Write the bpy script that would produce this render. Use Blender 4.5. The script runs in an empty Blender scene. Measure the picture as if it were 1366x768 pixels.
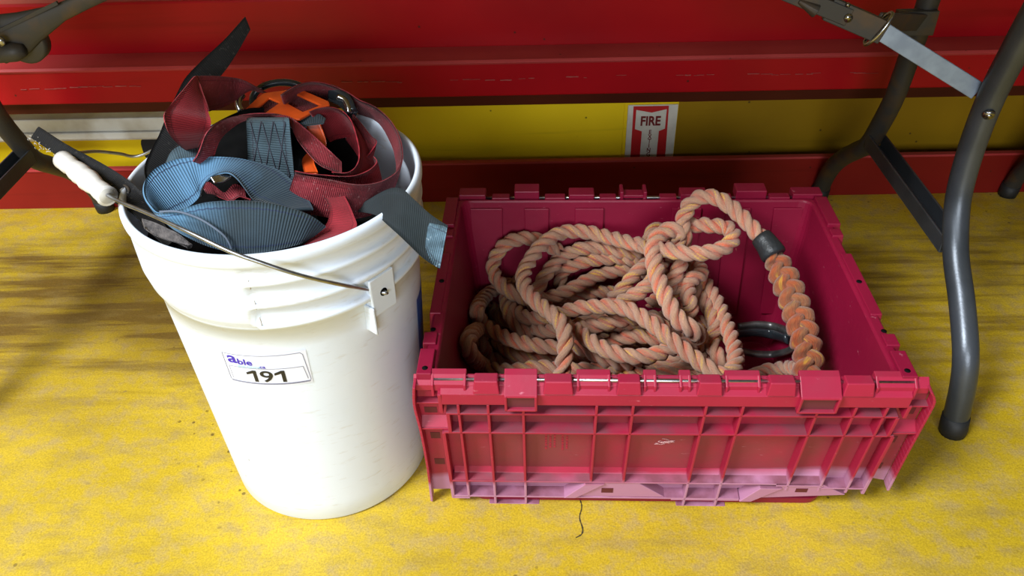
import bpy, bmesh, math, random
import numpy as np
from mathutils import Vector, Matrix, noise
random.seed(7)
S = bpy.context.scene
C = S.collection
PI = math.pi

# ------------------------------------------------------------------ camera
F, PITCH, YAW, ROLL, CAMH = 1099.26, .6546, -.0213, -.028, .8336
cp, sp = math.cos(PITCH), math.sin(PITCH)
FW = Vector((math.sin(YAW)*cp, math.cos(YAW)*cp, -sp))
r0 = Vector((math.cos(YAW), -math.sin(YAW), 0)); u0 = r0.cross(FW)
RT = r0*math.cos(ROLL)+u0*math.sin(ROLL)
UP = -r0*math.sin(ROLL)+u0*math.cos(ROLL)
CO = Vector((0, 0, CAMH))
cd = bpy.data.cameras.new('camera'); cam = bpy.data.objects.new('camera', cd); C.objects.link(cam)
cd.sensor_width = 36; cd.lens = F/1366*36; cd.clip_start = .02; cd.clip_end = 60
m = Matrix.Identity(4)
for i in range(3):
    m[i][0] = RT[i]; m[i][1] = UP[i]; m[i][2] = -FW[i]; m[i][3] = CO[i]
cam.matrix_world = m
S.camera = cam

def at(x, y, Y=None, Z=None, X=None):
    d = FW+RT*((x-683)/F)-UP*((y-384)/F)
    if Y is not None: t = Y/d.y
    elif Z is not None: t = (Z-CAMH)/d.z
    else: t = X/d.x
    return CO+d*t

# ------------------------------------------------------------------ light
S.view_settings.view_transform = 'Standard'; S.view_settings.look = 'None'
S.view_settings.gamma = 1; S.view_settings.use_curve_mapping = False
S.view_settings.exposure = 0.0
w = bpy.data.worlds.new('world'); S.world = w; w.use_nodes = True
w.node_tree.nodes['Background'].inputs[0].default_value = (.72, .85, 1, 1)
w.node_tree.nodes['Background'].inputs[1].default_value = .075
def area(name, loc, target, sx, sy, power, col):
    l = bpy.data.lights.new(name, 'AREA'); l.shape = 'RECTANGLE'; l.size = sx; l.size_y = sy
    l.energy = power; l.color = col
    o = bpy.data.objects.new(name, l); C.objects.link(o); o.location = loc
    o.rotation_euler = (Vector(target)-Vector(loc)).to_track_quat('-Z', 'Y').to_euler()
    return o
area('high_window_daylight', (-1.9, -.95, 3.0), (0, .7, .1), 1.2, 1.2, 238, (.90, .95, 1))
area('bay_door_daylight', (-.1, -2.3, 1.30), (.1, 1.3, .1), 1.5, .9, 60, (.90, .95, 1))

# ------------------------------------------------------------------ helpers
def tag(o, label, cat, group=None, kind=None):
    o['label'] = label
    if cat: o['category'] = cat
    if group: o['group'] = group
    if kind: o['kind'] = kind
    return o
def thing(name, label, cat, loc=(0, 0, 0), rz=0, group=None):
    o = bpy.data.objects.new(name, None); o.empty_display_size = .05; C.objects.link(o)
    o.location = loc; o.rotation_euler = (0, 0, rz)
    return tag(o, label, cat, group)
class MB:
    """collects verts / faces / uvs / material index"""
    def __init__(s): s.v = []; s.f = []; s.uv = []; s.mi = []; s.sm = []
    def add(s, vs, fs, uvs=None, mi=0, sm=False):
        b = len(s.v); s.v += [tuple(p) for p in vs]
        for i, f in enumerate(fs):
            s.f.append([b+k for k in f])
            s.uv.append(uvs[i] if uvs else [(0, 0)]*len(f)); s.mi.append(mi); s.sm.append(sm)
    def box(s, lo, hi, M=None, mi=0, taper=0):
        x0, y0, z0 = lo; x1, y1, z1 = hi; t = taper
        vs = [(x0, y0, z0), (x1, y0, z0), (x1, y1, z0), (x0, y1, z0), (x0+t, y0+t, z1), (x1-t, y0+t, z1), (x1-t, y1-t, z1), (x0+t, y1-t, z1)]
        if M: vs = [M(p) for p in vs]
        s.add(vs, [(0, 3, 2, 1), (4, 5, 6, 7), (0, 1, 5, 4), (1, 2, 6, 5), (2, 3, 7, 6), (3, 0, 4, 7)], mi=mi)
    def prism(s, pts, n0, n1, M, mi=0):
        """pts: 2D outline extruded along third coordinate; M maps (a,b,n)"""
        k = len(pts)
        vs = [M((a, b, n0)) for a, b in pts]+[M((a, b, n1)) for a, b in pts]
        s.add(vs, [tuple(range(k))[::-1], tuple(range(k, 2*k))]+[(i, (i+1) % k, k+(i+1) % k, k+i) for i in range(k)], mi=mi)
    def tube(s, pts, r, n=12, caps=True, mi=0, flat=None):
        pts = [Vector(p) for p in pts]; rs = r if isinstance(r, (list, tuple)) else [r]*len(pts)
        fr = frames(pts); vs = []; uv = []; L = 0; Ls = []
        for i, p in enumerate(pts):
            if i: L += (p-pts[i-1]).length
            Ls.append(L)
            t, a, b = fr[i]
            for k in range(n):
                th = 2*PI*k/n
                fa, fb = (1, 1) if not flat else flat
                vs.append(p+a*math.cos(th)*rs[i]*fa+b*math.sin(th)*rs[i]*fb)
        fs = []; us = []
        for i in range(len(pts)-1):
            for k in range(n):
                k2 = (k+1) % n
                fs.append((i*n+k, i*n+k2, (i+1)*n+k2, (i+1)*n+k))
                us.append([(k/n, Ls[i]), ((k+1)/n, Ls[i]), ((k+1)/n, Ls[i+1]), (k/n, Ls[i+1])])
        if caps:
            fs += [tuple(range(n))[::-1], tuple(range((len(pts)-1)*n, len(pts)*n))]
            us += [[(0, 0)]*n, [(0, L)]*n]
        s.add(vs, fs, us, mi, True)
    def build(s, name, mat, parent=None, bevel=0, origin=None, seg=2, autosmooth=None):
        me = bpy.data.meshes.new(name); me.from_pydata(s.v, [], s.f)
        mats = mat if isinstance(mat, (list, tuple)) else [mat]
        for q in mats: me.materials.append(q)
        ul = me.uv_layers.new(name='UVMap'); flat = [c for u in s.uv for p in u for c in p]
        ul.data.foreach_set('uv', flat)
        me.polygons.foreach_set('material_index', s.mi); me.polygons.foreach_set('use_smooth', s.sm)
        me.update()
        o = bpy.data.objects.new(name, me); C.objects.link(o)
        if origin is not None:
            me.transform(Matrix.Translation(-Vector(origin))); o.location = origin
        if parent: o.parent = parent
        if bevel:
            b = o.modifiers.new('bevel', 'BEVEL'); b.width = bevel; b.segments = seg; b.limit_method = 'ANGLE'; b.angle_limit = .6
            b.harden_normals = False
        return o
def frames(pts):
    n = len(pts); ts = []
    for i in range(n):
        a = pts[max(0, i-1)]; b = pts[min(n-1, i+1)]
        t = (b-a); ts.append(t.normalized() if t.length > 1e-9 else Vector((0, 0, 1)))
    ref = Vector((0, 0, 1)) if abs(ts[0].z) < .9 else Vector((1, 0, 0))
    a = (ref-ts[0]*ref.dot(ts[0])).normalized(); out = []
    for i in range(n):
        t = ts[i]; a = (a-t*a.dot(t)); a = a.normalized() if a.length > 1e-9 else Vector((1, 0, 0))
        out.append((t, a, t.cross(a)))
    return out
def spline(pts, n=None, step=None):
    P = [Vector(p) for p in pts]; P = [P[0]*2-P[1]]+P+[P[-1]*2-P[-2]]; dense = []
    for i in range(1, len(P)-2):
        # centripetal-ish catmull rom
        for k in range(24):
            t = k/24; a, b, c, d = P[i-1], P[i], P[i+1], P[i+2]
            dense.append(.5*((2*b)+(c-a)*t+(2*a-5*b+4*c-d)*t*t+(3*b-a-3*c+d)*t**3))
    dense.append(P[-2])
    L = [0]
    for i in range(1, len(dense)): L.append(L[-1]+(dense[i]-dense[i-1]).length)
    if n is None: n = max(2, int(L[-1]/step)+1)
    out = []; j = 0
    for i in range(n):
        q = L[-1]*i/(n-1)
        while j < len(L)-2 and L[j+1] < q: j += 1
        k = (q-L[j])/max(1e-9, L[j+1]-L[j]); out.append(dense[j].lerp(dense[j+1], min(1, max(0, k))))
    return out
def parallel_spline(A, B, n):
    """resample both edges with the same control parameter"""
    k = max(len(A), len(B))
    a = spline(A, n=n); b = spline(B, n=n)
    return a, b

# ------------------------------------------------------------------ materials
def mat(name): 
    m_ = bpy.data.materials.new(name); m_.use_nodes = True
    return m_, m_.node_tree, m_.node_tree.nodes['Principled BSDF']
def N(nt, t, **kw):
    n = nt.nodes.new(t)
    for k, v in kw.items():
        if k in n.inputs: n.inputs[k].default_value = v
        else: setattr(n, k, v)
    return n
def simple(name, col, rough=.5, metal=0, var=.0, scale=30, bump=0, bscale=200, spec=.5, coat=0, col2=None, lo=.35, hi=.65, detail=4, coord='Object'):
    m_, nt, b = mat(name); L = nt.links.new
    b.inputs['Base Color'].default_value = (*col, 1); b.inputs['Roughness'].default_value = rough
    b.inputs['Metallic'].default_value = metal; b.inputs['Specular IOR Level'].default_value = spec
    b.inputs['Coat Weight'].default_value = coat
    tc = N(nt, 'ShaderNodeTexCoord')
    if col2 or var:
        c2 = col2 or tuple(c*(1-var) for c in col)
        nz = N(nt, 'ShaderNodeTexNoise', Scale=scale, Detail=detail); L(tc.outputs[coord], nz.inputs['Vector'])
        rp = N(nt, 'ShaderNodeValToRGB'); rp.color_ramp.elements[0].position = lo; rp.color_ramp.elements[1].position = hi
        rp.color_ramp.elements[0].color = (*c2, 1); rp.color_ramp.elements[1].color = (*col, 1)
        L(nz.outputs['Fac'], rp.inputs[0]); L(rp.outputs[0], b.inputs['Base Color'])
    if bump:
        n2 = N(nt, 'ShaderNodeTexNoise', Scale=bscale, Detail=3); L(tc.outputs[coord], n2.inputs['Vector'])
        bp = N(nt, 'ShaderNodeBump', Strength=bump, Distance=.002); L(n2.outputs['Fac'], bp.inputs['Height']); L(bp.outputs[0], b.inputs['Normal'])
    return m_
def mixc(nt, fac, a, b):
    n = nt.nodes.new('ShaderNodeMix'); n.data_type = 'RGBA'
    if hasattr(fac, 'links') or hasattr(fac, 'is_linked'): nt.links.new(fac, n.inputs[0])
    else: n.inputs[0].default_value = fac
    for i, v in ((6, a), (7, b)):
        if isinstance(v, tuple): n.inputs[i].default_value = (*v, 1)
        else: nt.links.new(v, n.inputs[i])
    return n.outputs[2]
def ramp(nt, src, lo, hi, inv=False):
    r = N(nt, 'ShaderNodeMapRange'); r.inputs[1].default_value = lo; r.inputs[2].default_value = hi
    if inv: r.inputs[3].default_value = 1; r.inputs[4].default_value = 0
    nt.links.new(src, r.inputs[0]); return r.outputs[0]
def mul(nt, a, b):
    n = N(nt, 'ShaderNodeMath', operation='MULTIPLY')
    for i, v in enumerate((a, b)):
        if isinstance(v, (int, float)): n.inputs[i].default_value = v
        else: nt.links.new(v, n.inputs[i])
    return n.outputs[0]
def noise_(nt, vec, scale, detail=4, rough=.5):
    n = N(nt, 'ShaderNodeTexNoise', Scale=scale, Detail=detail, Roughness=rough); nt.links.new(vec, n.inputs['Vector']); return n.outputs['Fac']
def mapping(nt, vec, sc=(1, 1, 1), rot=(0, 0, 0), loc=(0, 0, 0)):
    n = N(nt, 'ShaderNodeMapping'); n.inputs['Scale'].default_value = sc; n.inputs['Rotation'].default_value = rot; n.inputs['Location'].default_value = loc
    nt.links.new(vec, n.inputs[0]); return n.outputs[0]

# floor paint
def floor_mat():
    m_, nt, b = mat('yellow_floor_paint'); L = nt.links.new
    g = N(nt, 'ShaderNodeNewGeometry').outputs['Position']
    base = mixc(nt, ramp(nt, noise_(nt, g, 4, 5), .35, .65), (.52, .355, .012), (.66, .465, .032))
    # mottled worn lighter patches
    base = mixc(nt, mul(nt, ramp(nt, noise_(nt, g, 38, 6, .65), .46, .66), .75), base, (.46, .33, .12))
    # scrubbed grey-brown traffic bands along the wall, table shade painted in at left
    st = mapping(nt, g, (2.2, 26, 1), (0, 0, .03))
    streak = ramp(nt, noise_(nt, st, 1.6, 5, .6), .46, .66)
    sx = N(nt, 'ShaderNodeSeparateXYZ'); L(g, sx.inputs[0])
    bandY = ramp(nt, sx.outputs[1], .76, .95); bandY2 = ramp(nt, sx.outputs[1], 1.20, 1.30, True)
    band = mul(nt, mul(nt, bandY, bandY2), 1)
    leftm = ramp(nt, sx.outputs[0], -.25, -.55)
    patch = ramp(nt, noise_(nt, mapping(nt, g, (1.3, 3.2, 1), (0, 0, 0), (3.1, 1.7, 0)), 1.5, 3), .38, .58)
    dirt_shade = mul(nt, band, N(nt, 'ShaderNodeMath', operation='ADD').outputs[0])
    addn = dirt_shade.node.inputs[1].links[0].from_node
    L(mul(nt, streak, .80), addn.inputs[0]); L(mul(nt, mul(nt, leftm, patch), .75), addn.inputs[1]); addn.use_clamp = True
    base = mixc(nt, dirt_shade, base, (.17, .100, .015))
    g2 = ramp(nt, noise_(nt, mapping(nt, g, (5, 14, 1), (0, 0, .1), (7, 2, 0)), 2.2, 6, .62), .50, .72)
    base = mixc(nt, mul(nt, g2, .5), base, (.30, .21, .06))
    # small grey scuffs and dark specks
    sc = ramp(nt, noise_(nt, mapping(nt, g, (60, 110, 1), (0, 0, -.25)), 1, 4, .7), .63, .72)
    base = mixc(nt, mul(nt, sc, .55), base, (.22, .17, .09))
    v = N(nt, 'ShaderNodeTexVoronoi', Scale=52); L(g, v.inputs['Vector'])
    spk = ramp(nt, v.outputs['Distance'], .10, .15, True)
    mask = ramp(nt, noise_(nt, g, 3.4, 2), .50, .62)
    base = mixc(nt, mul(nt, mul(nt, spk, mask), .8), base, (.08, .045, .012))
    gr_ = nt.nodes.new('ShaderNodeMix'); gr_.data_type = 'RGBA'; gr_.blend_type = 'MULTIPLY'; gr_.inputs[0].default_value = 1
    L(base, gr_.inputs[6]); L(mixc(nt, ramp(nt, noise_(nt, g, 420, 4, .7), .36, .60), (.74, .71, .72), (1.05, 1.04, 1.03)), gr_.inputs[7]); base = gr_.outputs[2]
    L(base, b.inputs['Base Color'])
    b.inputs['Roughness'].default_value = .42; b.inputs['Specular IOR Level'].default_value = .45
    rr = ramp(nt, noise_(nt, g, 30, 4), .3, .7); mr = N(nt, 'ShaderNodeMapRange'); mr.inputs[3].default_value = .34; mr.inputs[4].default_value = .62; L(rr, mr.inputs[0]); L(mr.outputs[0], b.inputs['Roughness'])
    bp = N(nt, 'ShaderNodeBump', Strength=.35, Distance=.002); L(noise_(nt, g, 160, 5, .6), bp.inputs['Height'])
    b2 = N(nt, 'ShaderNodeBump', Strength=.4, Distance=.004); L(noise_(nt, g, 14, 3), b2.inputs['Height']); L(bp.outputs[0], b2.inputs['Normal']); L(b2.outputs[0], b.inputs['Normal'])
    return m_
M_floor = floor_mat()
M_crack = simple('floor_crack', (.05, .035, .01), .8)

def enamel(name, col, col2, rough=.34, streaks=True, spec=.18):
    m_, nt, b = mat(name); L = nt.links.new
    g = N(nt, 'ShaderNodeNewGeometry').outputs['Position']
    base = mixc(nt, ramp(nt, noise_(nt, g, 5, 5), .35, .65), col2, col)
    if streaks:
        sv = ramp(nt, noise_(nt, mapping(nt, g, (1.5, 20, 30)), 1.4, 4, .6), .58, .75)
        base = mixc(nt, mul(nt, sv, .35), base, tuple(c*.45 for c in col2))
        v = N(nt, 'ShaderNodeTexVoronoi', Scale=24); L(g, v.inputs['Vector'])
        base = mixc(nt, mul(nt, ramp(nt, v.outputs['Distance'], .035, .06, True), .8), base, (.03, .015, .01))
    L(base, b.inputs['Base Color']); b.inputs['Roughness'].default_value = rough; b.inputs['Specular IOR Level'].default_value = spec
    bp = N(nt, 'ShaderNodeBump', Strength=.15, Distance=.003); L(noise_(nt, g, 22, 4), bp.inputs['Height']); L(bp.outputs[0], b.inputs['Normal'])
    return m_
M_red = enamel('red_enamel', (.38, .005, .009), (.31, .004, .008))
M_redlit = enamel('red_enamel_lit_edge', (.45, .055, .055), (.36, .035, .035), .5)  # paler red: light on the ledges put into the colour
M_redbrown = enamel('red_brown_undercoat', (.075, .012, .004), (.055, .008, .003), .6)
M_kick = enamel('brick_red_enamel', (.24, .013, .009), (.19, .010, .007), .42)
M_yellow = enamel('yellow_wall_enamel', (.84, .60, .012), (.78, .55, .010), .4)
M_olive = enamel('darker_yellow_wall', (.29, .165, .004), (.23, .13, .004), .5)
M_cream = simple('cream_wall', (.62, .50, .30), .7, var=.15, scale=20)
M_whitetrim = simple('dirty_white_channel', (.62, .62, .58), .45, col2=(.42, .38, .30), scale=14, lo=.3, hi=.55)
M_chip = simple('chipped_paint', (.36, .07, .06), .7)
M_black = simple('black_opening', (.006, .006, .006), .7)
M_signwhite = simple('sign_white', (.70, .68, .60), .5, var=.15, scale=40)
M_signred = simple('sign_red', (.48, .01, .012), .5)
M_signink = simple('sign_ink_dark_red', (.16, .006, .006), .5)

def pail_mat():
    m_, nt, b = mat('white_pail_plastic'); L = nt.links.new
    g = N(nt, 'ShaderNodeTexCoord').outputs['Object']
    base = mixc(nt, ramp(nt, noise_(nt, g, 9, 4), .3, .7), (.70, .78, .89), (.74, .81, .91))
    base = mixc(nt, mul(nt, ramp(nt, noise_(nt, mapping(nt, g, (8, 8, 40)), 4, 5, .65), .58, .72), .45), base, (.50, .46, .40))
    v = N(nt, 'ShaderNodeTexVoronoi', Scale=17); L(g, v.inputs['Vector'])
    base = mixc(nt, mul(nt, ramp(nt, v.outputs['Distance'], .025, .04, True), .7), base, (.12, .10, .08))
    L(base, b.inputs['Base Color']); b.inputs['Roughness'].default_value = .38
    b.inputs['Subsurface Weight'].default_value = .12; b.inputs['Subsurface Radius'].default_value = (.01, .01, .01); b.inputs['Subsurface Scale'].default_value = .5
    bp = N(nt, 'ShaderNodeBump', Strength=.12, Distance=.002); L(noise_(nt, g, 60, 4), bp.inputs['Height']); L(bp.outputs[0], b.inputs['Normal'])
    return m_
M_pail = pail_mat()
M_seam = simple('grimy_seam', (.42, .38, .32), .6)
M_grip = simple('grip_white_plastic', (.72, .70, .66), .35, var=.12, scale=60)
M_wire = simple('galvanised_wire', (.42, .43, .45), .38, metal=1, var=.3, scale=90)
M_bluetape = simple('blue_sticker', (.01, .10, .42), .4)
M_paper = simple('label_paper', (.74, .77, .88), .3)
M_ink = simple('label_ink_black', (.012, .012, .015), .4, var=.4, scale=900)
M_inkgrey = simple('label_ink_grey', (.16, .16, .24), .4)
M_inkblue = simple('label_ink_violet_blue', (.05, .02, .42), .4)
M_inkcyan = simple('label_ink_pale_cyan', (.42, .72, .80), .4)

def webbing(name, col, dirty, rib=430, dirt_lo=.45, dirt_hi=.65, dscale=9, rough=.75, stitch=(.03, .04, .06), width=.045, bump=.7, lint=None, sheen=.08, contrast=.70, stain=None):
    m_, nt, b = mat(name); L = nt.links.new
    tc = N(nt, 'ShaderNodeTexCoord'); uv = tc.outputs['UV']; ob = tc.outputs['Object']
    s = N(nt, 'ShaderNodeSeparateXYZ'); L(uv, s.inputs[0])
    sn = N(nt, 'ShaderNodeMath', operation='SINE'); L(mul(nt, s.outputs[1], rib*2*PI), sn.inputs[0])
    h = ramp(nt, sn.outputs[0], -1, 1)
    base = mixc(nt, ramp(nt, noise_(nt, ob, dscale, 4, .6), dirt_lo, dirt_hi), col, dirty)
    if stain:
        so = N(nt, 'ShaderNodeSeparateXYZ'); L(ob, so.inputs[0])
        wob_ = N(nt, 'ShaderNodeMath', operation='MULTIPLY_ADD'); L(noise_(nt, ob, 22, 4, .6), wob_.inputs[0]); wob_.inputs[1].default_value = .05; L(so.outputs[0], wob_.inputs[2])
        base = mixc(nt, mul(nt, ramp(nt, wob_.outputs[0], stain[0], stain[1]), .9), base, dirty)
    fine = ramp(nt, noise_(nt, mapping(nt, uv, (600, 60, 1)), 1, 2), .3, .7)
    dark = nt.nodes.new('ShaderNodeMix'); dark.data_type = 'RGBA'; dark.blend_type = 'MULTIPLY'; dark.inputs[0].default_value = 1
    L(base, dark.inputs[6])
    L(mixc(nt, h, (contrast, contrast, contrast), (1, 1, 1)), dark.inputs[7]); base = dark.outputs[2]
    fm = nt.nodes.new('ShaderNodeMix'); fm.data_type = 'RGBA'; fm.blend_type = 'MULTIPLY'; fm.inputs[0].default_value = 1
    L(base, fm.inputs[6]); L(mixc(nt, fine, (.82, .82, .82), (1.18, 1.18, 1.18)), fm.inputs[7]); base = fm.outputs[2]
    # stitch line along both edges (u in metres from the edges; u runs 0..1)
    for e in (.13, .87):
        d = N(nt, 'ShaderNodeMath', operation='SUBTRACT'); L(s.outputs[0], d.inputs[0]); d.inputs[1].default_value = e
        wob = N(nt, 'ShaderNodeMath', operation='SINE'); L(mul(nt, s.outputs[1], 900), wob.inputs[0])
        a = N(nt, 'ShaderNodeMath', operation='ADD'); L(d.outputs[0], a.inputs[0]); L(mul(nt, wob.outputs[0], .008), a.inputs[1])
        ab = N(nt, 'ShaderNodeMath', operation='ABSOLUTE'); L(a.outputs[0], ab.inputs[0])
        line = ramp(nt, ab.outputs[0], .010, .018, True)
        base = mixc(nt, mul(nt, line, .75), base, stitch)
    if lint:
        base = mixc(nt, mul(nt, ramp(nt, noise_(nt, ob, 260, 3, .7), .60, .72), .6), base, lint)
    L(base, b.inputs['Base Color']); b.inputs['Roughness'].default_value = rough
    b.inputs['Sheen Weight'].default_value = sheen; b.inputs['Sheen Roughness'].default_value = .5; b.inputs['Specular IOR Level'].default_value = .25
    bp = N(nt, 'ShaderNodeBump', Strength=bump, Distance=.0009); L(h, bp.inputs['Height']); L(bp.outputs[0], b.inputs['Normal'])
    return m_
M_redweb = webbing('dark_red_webbing', (.38, .022, .036), (.24, .010, .018), 520, stitch=(.12, .004, .01), contrast=.55)
M_redweb2 = webbing('dusty_red_webbing', (.30, .030, .042), (.14, .010, .016), 520, .40, .62, 24, lint=(.42, .22, .22), stitch=(.12, .004, .01))
M_blueweb = webbing('blue_webbing', (.095, .215, .35), (.026, .038, .045), 400, .52, .70, 7, stitch=(.02, .03, .07), contrast=.74, stain=(.030, .075))
M_tealweb = webbing('grimy_teal_webbing', (.020, .031, .035), (.012, .017, .019), 420, .35, .65, 12, stitch=(.015, .02, .025), bump=.3)
M_frayblue = webbing('frayed_blue_webbing_end', (.11, .19, .25), (.04, .07, .09), 500, .4, .6, 40, lint=(.45, .55, .60), bump=.5)
M_patch = webbing('quilted_grey_blue_webbing', (.060, .105, .135), (.035, .058, .070), 420, .4, .65, 16, stitch=(.02, .02, .03))
M_blackweb = webbing('black_webbing', (.011, .011, .012), (.006, .006, .006), 480, stitch=(.004, .004, .004), lint=(.07, .065, .06), bump=.4, sheen=.05)
M_blackplain = simple('black_strap_dark', (.006, .006, .006), .9, var=.3, scale=80, spec=.05)
M_felt = simple('grey_felt', (.12, .105, .10), .95, col2=(.05, .045, .045), scale=160, bump=.8, bscale=500)
M_orange = simple('orange_plastic', (.72, .095, .012), .38, col2=(.50, .06, .01), scale=40)
M_chrome = simple('dull_chrome', (.45, .45, .46), .25, metal=1, var=.3, scale=60)
M_blackgloss = simple('black_plastic_gloss', (.02, .025, .03), .22)
M_tape = simple('black_tape', (.018, .020, .022), .45, bump=.6, bscale=130)
M_steel = simple('dark_forged_steel', (.20, .195, .19), .42, metal=.75, var=.45, scale=70)
M_lint = simple('white_lint', (.6, .6, .6), .95)

def rope_mat(name, base1, base2, hot, yel, dust, dustw=.35):
    m_, nt, b = mat(name); L = nt.links.new
    tc = N(nt, 'ShaderNodeTexCoord'); uv = tc.outputs['UV']; ob = tc.outputs['Object']
    s_ = N(nt, 'ShaderNodeSeparateXYZ'); L(uv, s_.inputs[0])
    fr_ = N(nt, 'ShaderNodeMath', operation='FRACT'); L(s_.outputs[0], fr_.inputs[0])
    d = N(nt, 'ShaderNodeMath', operation='SUBTRACT'); L(fr_.outputs[0], d.inputs[0]); d.inputs[1].default_value = .5
    ab = N(nt, 'ShaderNodeMath', operation='ABSOLUTE'); L(d.outputs[0], ab.inputs[0])
    base = mixc(nt, ramp(nt, noise_(nt, mapping(nt, uv, (9, 60, 1)), 1, 4, .6), .35, .65), base1, base2)
    # orange yarns lie towards the grooves of the lay, a yellow tracer runs nearer the crown
    gro = ramp(nt, ab.outputs[0], .10, .26)
    var = ramp(nt, noise_(nt, mapping(nt, uv, (5, 34, 1), (0, 0, 0), (5, 3, 0)), 1, 3, .6), .36, .56)
    base = mixc(nt, mul(nt, mul(nt, gro, var), .85), base, hot)
    yl = ramp(nt, noise_(nt, mapping(nt, uv, (7, 26, 1), (0, 0, 0), (15, 9, 0)), 1, 2, .5), .60, .66)
    base = mixc(nt, mul(nt, yl, .85), base, yel)
    fib = noise_(nt, mapping(nt, uv, (42, 150, 1)), 1, 3, .7)
    mm = nt.nodes.new('ShaderNodeMix'); mm.data_type = 'RGBA'; mm.blend_type = 'MULTIPLY'; mm.inputs[0].default_value = 1
    L(base, mm.inputs[6]); L(mixc(nt, ramp(nt, fib, .25, .75), (.50, .46, .44), (1.15, 1.12, 1.12)), mm.inputs[7]); base = mm.outputs[2]
    base = mixc(nt, mul(nt, ramp(nt, noise_(nt, ob, 14, 4, .65), .42, .66), dustw), base, dust)
    L(base, b.inputs['Base Color']); b.inputs['Roughness'].default_value = .85; b.inputs['Specular IOR Level'].default_value = .15
    b.inputs['Sheen Weight'].default_value = .25
    bp = N(nt, 'ShaderNodeBump', Strength=.9, Distance=.0014); L(fib, bp.inputs['Height']); L(bp.outputs[0], b.inputs['Normal'])
    return m_
M_rope = rope_mat('weathered_orange_rope', (.46, .25, .155), (.60, .355, .235), (.74, .13, .055), (.80, .50, .10), (.36, .22, .15), .45)
M_splice = rope_mat('orange_splice', (.27, .11, .045), (.36, .17, .075), (.42, .085, .025), (.60, .32, .04), (.20, .095, .045), .4)

def tote_mat(name, col, low_tint=False, dust=None, dustw=0, rough=.42, ledge=None):
    m_, nt, b = mat(name); L = nt.links.new
    ob = N(nt, 'ShaderNodeTexCoord').outputs['Object']
    s = N(nt, 'ShaderNodeSeparateXYZ'); L(ob, s.inputs[0])
    base = mixc(nt, ramp(nt, noise_(nt, ob, 12, 4), .3, .7), tuple(c*.88 for c in col), col)
    if dust:
        base = mixc(nt, mul(nt, ramp(nt, noise_(nt, ob, 10, 5, .6), .25, .65), dustw), base, dust)
    sc = ramp(nt, noise_(nt, mapping(nt, ob, (40, 40, 160), (.3, .2, .4)), 1.6, 5, .7), .66, .74)
    base = mixc(nt, mul(nt, sc, .35), base, (.80, .38, .46))
    if low_tint:   # turns lavender towards the lower edge of the lid flap
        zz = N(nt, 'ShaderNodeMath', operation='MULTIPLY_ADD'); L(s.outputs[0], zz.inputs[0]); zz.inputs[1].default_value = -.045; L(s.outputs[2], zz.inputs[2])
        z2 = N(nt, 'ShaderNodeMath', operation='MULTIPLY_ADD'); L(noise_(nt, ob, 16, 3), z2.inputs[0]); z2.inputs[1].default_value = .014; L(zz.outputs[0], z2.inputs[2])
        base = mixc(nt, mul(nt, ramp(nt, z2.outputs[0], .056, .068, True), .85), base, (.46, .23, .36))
    if ledge:   # grime settled on the ledges between the ribs
        gn = N(nt, 'ShaderNodeNewGeometry'); sn = N(nt, 'ShaderNodeSeparateXYZ'); L(gn.outputs['True Normal'], sn.inputs[0])
        dz = mul(nt, ramp(nt, sn.outputs[2], .60, .85), ramp(nt, noise_(nt, ob, 30, 4), .25, .6))
        lw = N(nt, 'ShaderNodeMapRange'); lw.inputs[1].default_value = .208; lw.inputs[2].default_value = .214; lw.inputs[3].default_value = .85; lw.inputs[4].default_value = .25; L(s.outputs[2], lw.inputs[0])
        base = mixc(nt, mul(nt, dz, lw.outputs[0]), base, ledge)
    L(base, b.inputs['Base Color']); b.inputs['Roughness'].default_value = rough; b.inputs['Specular IOR Level'].default_value = .32
    bp = N(nt, 'ShaderNodeBump', Strength=.12, Distance=.002); L(noise_(nt, ob, 70, 4), bp.inputs['Height']); L(bp.outputs[0], b.inputs['Normal'])
    return m_
M_tote = tote_mat('magenta_tote_plastic', (.24, .005, .032))  # same plastic as the lid, darkened to put the interior's shade into the colour
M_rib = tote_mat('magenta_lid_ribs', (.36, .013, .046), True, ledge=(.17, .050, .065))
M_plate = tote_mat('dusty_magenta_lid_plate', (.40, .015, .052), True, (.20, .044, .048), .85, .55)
M_rod = simple('hinge_rod_steel', (.55, .56, .60), .3, metal=1, var=.3, scale=200)

def tube_paint():
    m_, nt, b = mat('grey_hammered_tube'); L = nt.links.new
    ob = N(nt, 'ShaderNodeTexCoord').outputs['Object']
    base = mixc(nt, ramp(nt, noise_(nt, ob, 12, 4), .4, .6), (.060, .068, .078), (.085, .095, .11))
    L(base, b.inputs['Base Color']); b.inputs['Metallic'].default_value = .55; b.inputs['Roughness'].default_value = .36
    bp = N(nt, 'ShaderNodeBump', Strength=.15, Distance=.001); L(noise_(nt, ob, 260, 3), bp.inputs['Height']); L(bp.outputs[0], b.inputs['Normal'])
    return m_
M_tube = tube_paint()
M_tubedull = simple('dull_brown_grey_tube', (.045, .042, .038), .55, metal=.3, col2=(.09, .055, .028), scale=18, lo=.35, hi=.5)
M_flatbar = simple('zinc_blue_flat_bar', (.30, .38, .52), .42, metal=.55, col2=(.22, .28, .40), scale=50)
M_rubber = simple('black_rubber', (.012, .012, .012), .6)
M_tabletop = simple('grey_table_top', (.45, .44, .42), .5)

# ------------------------------------------------------------------ setting
def struct(o): o['kind'] = 'structure'; return o
b = MB(); nx, ny = 40, 24
b.box((-3.2, -3.0, -.05), (3.2, 1.46, 0)); struct(b.build('floor', M_floor))
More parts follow.
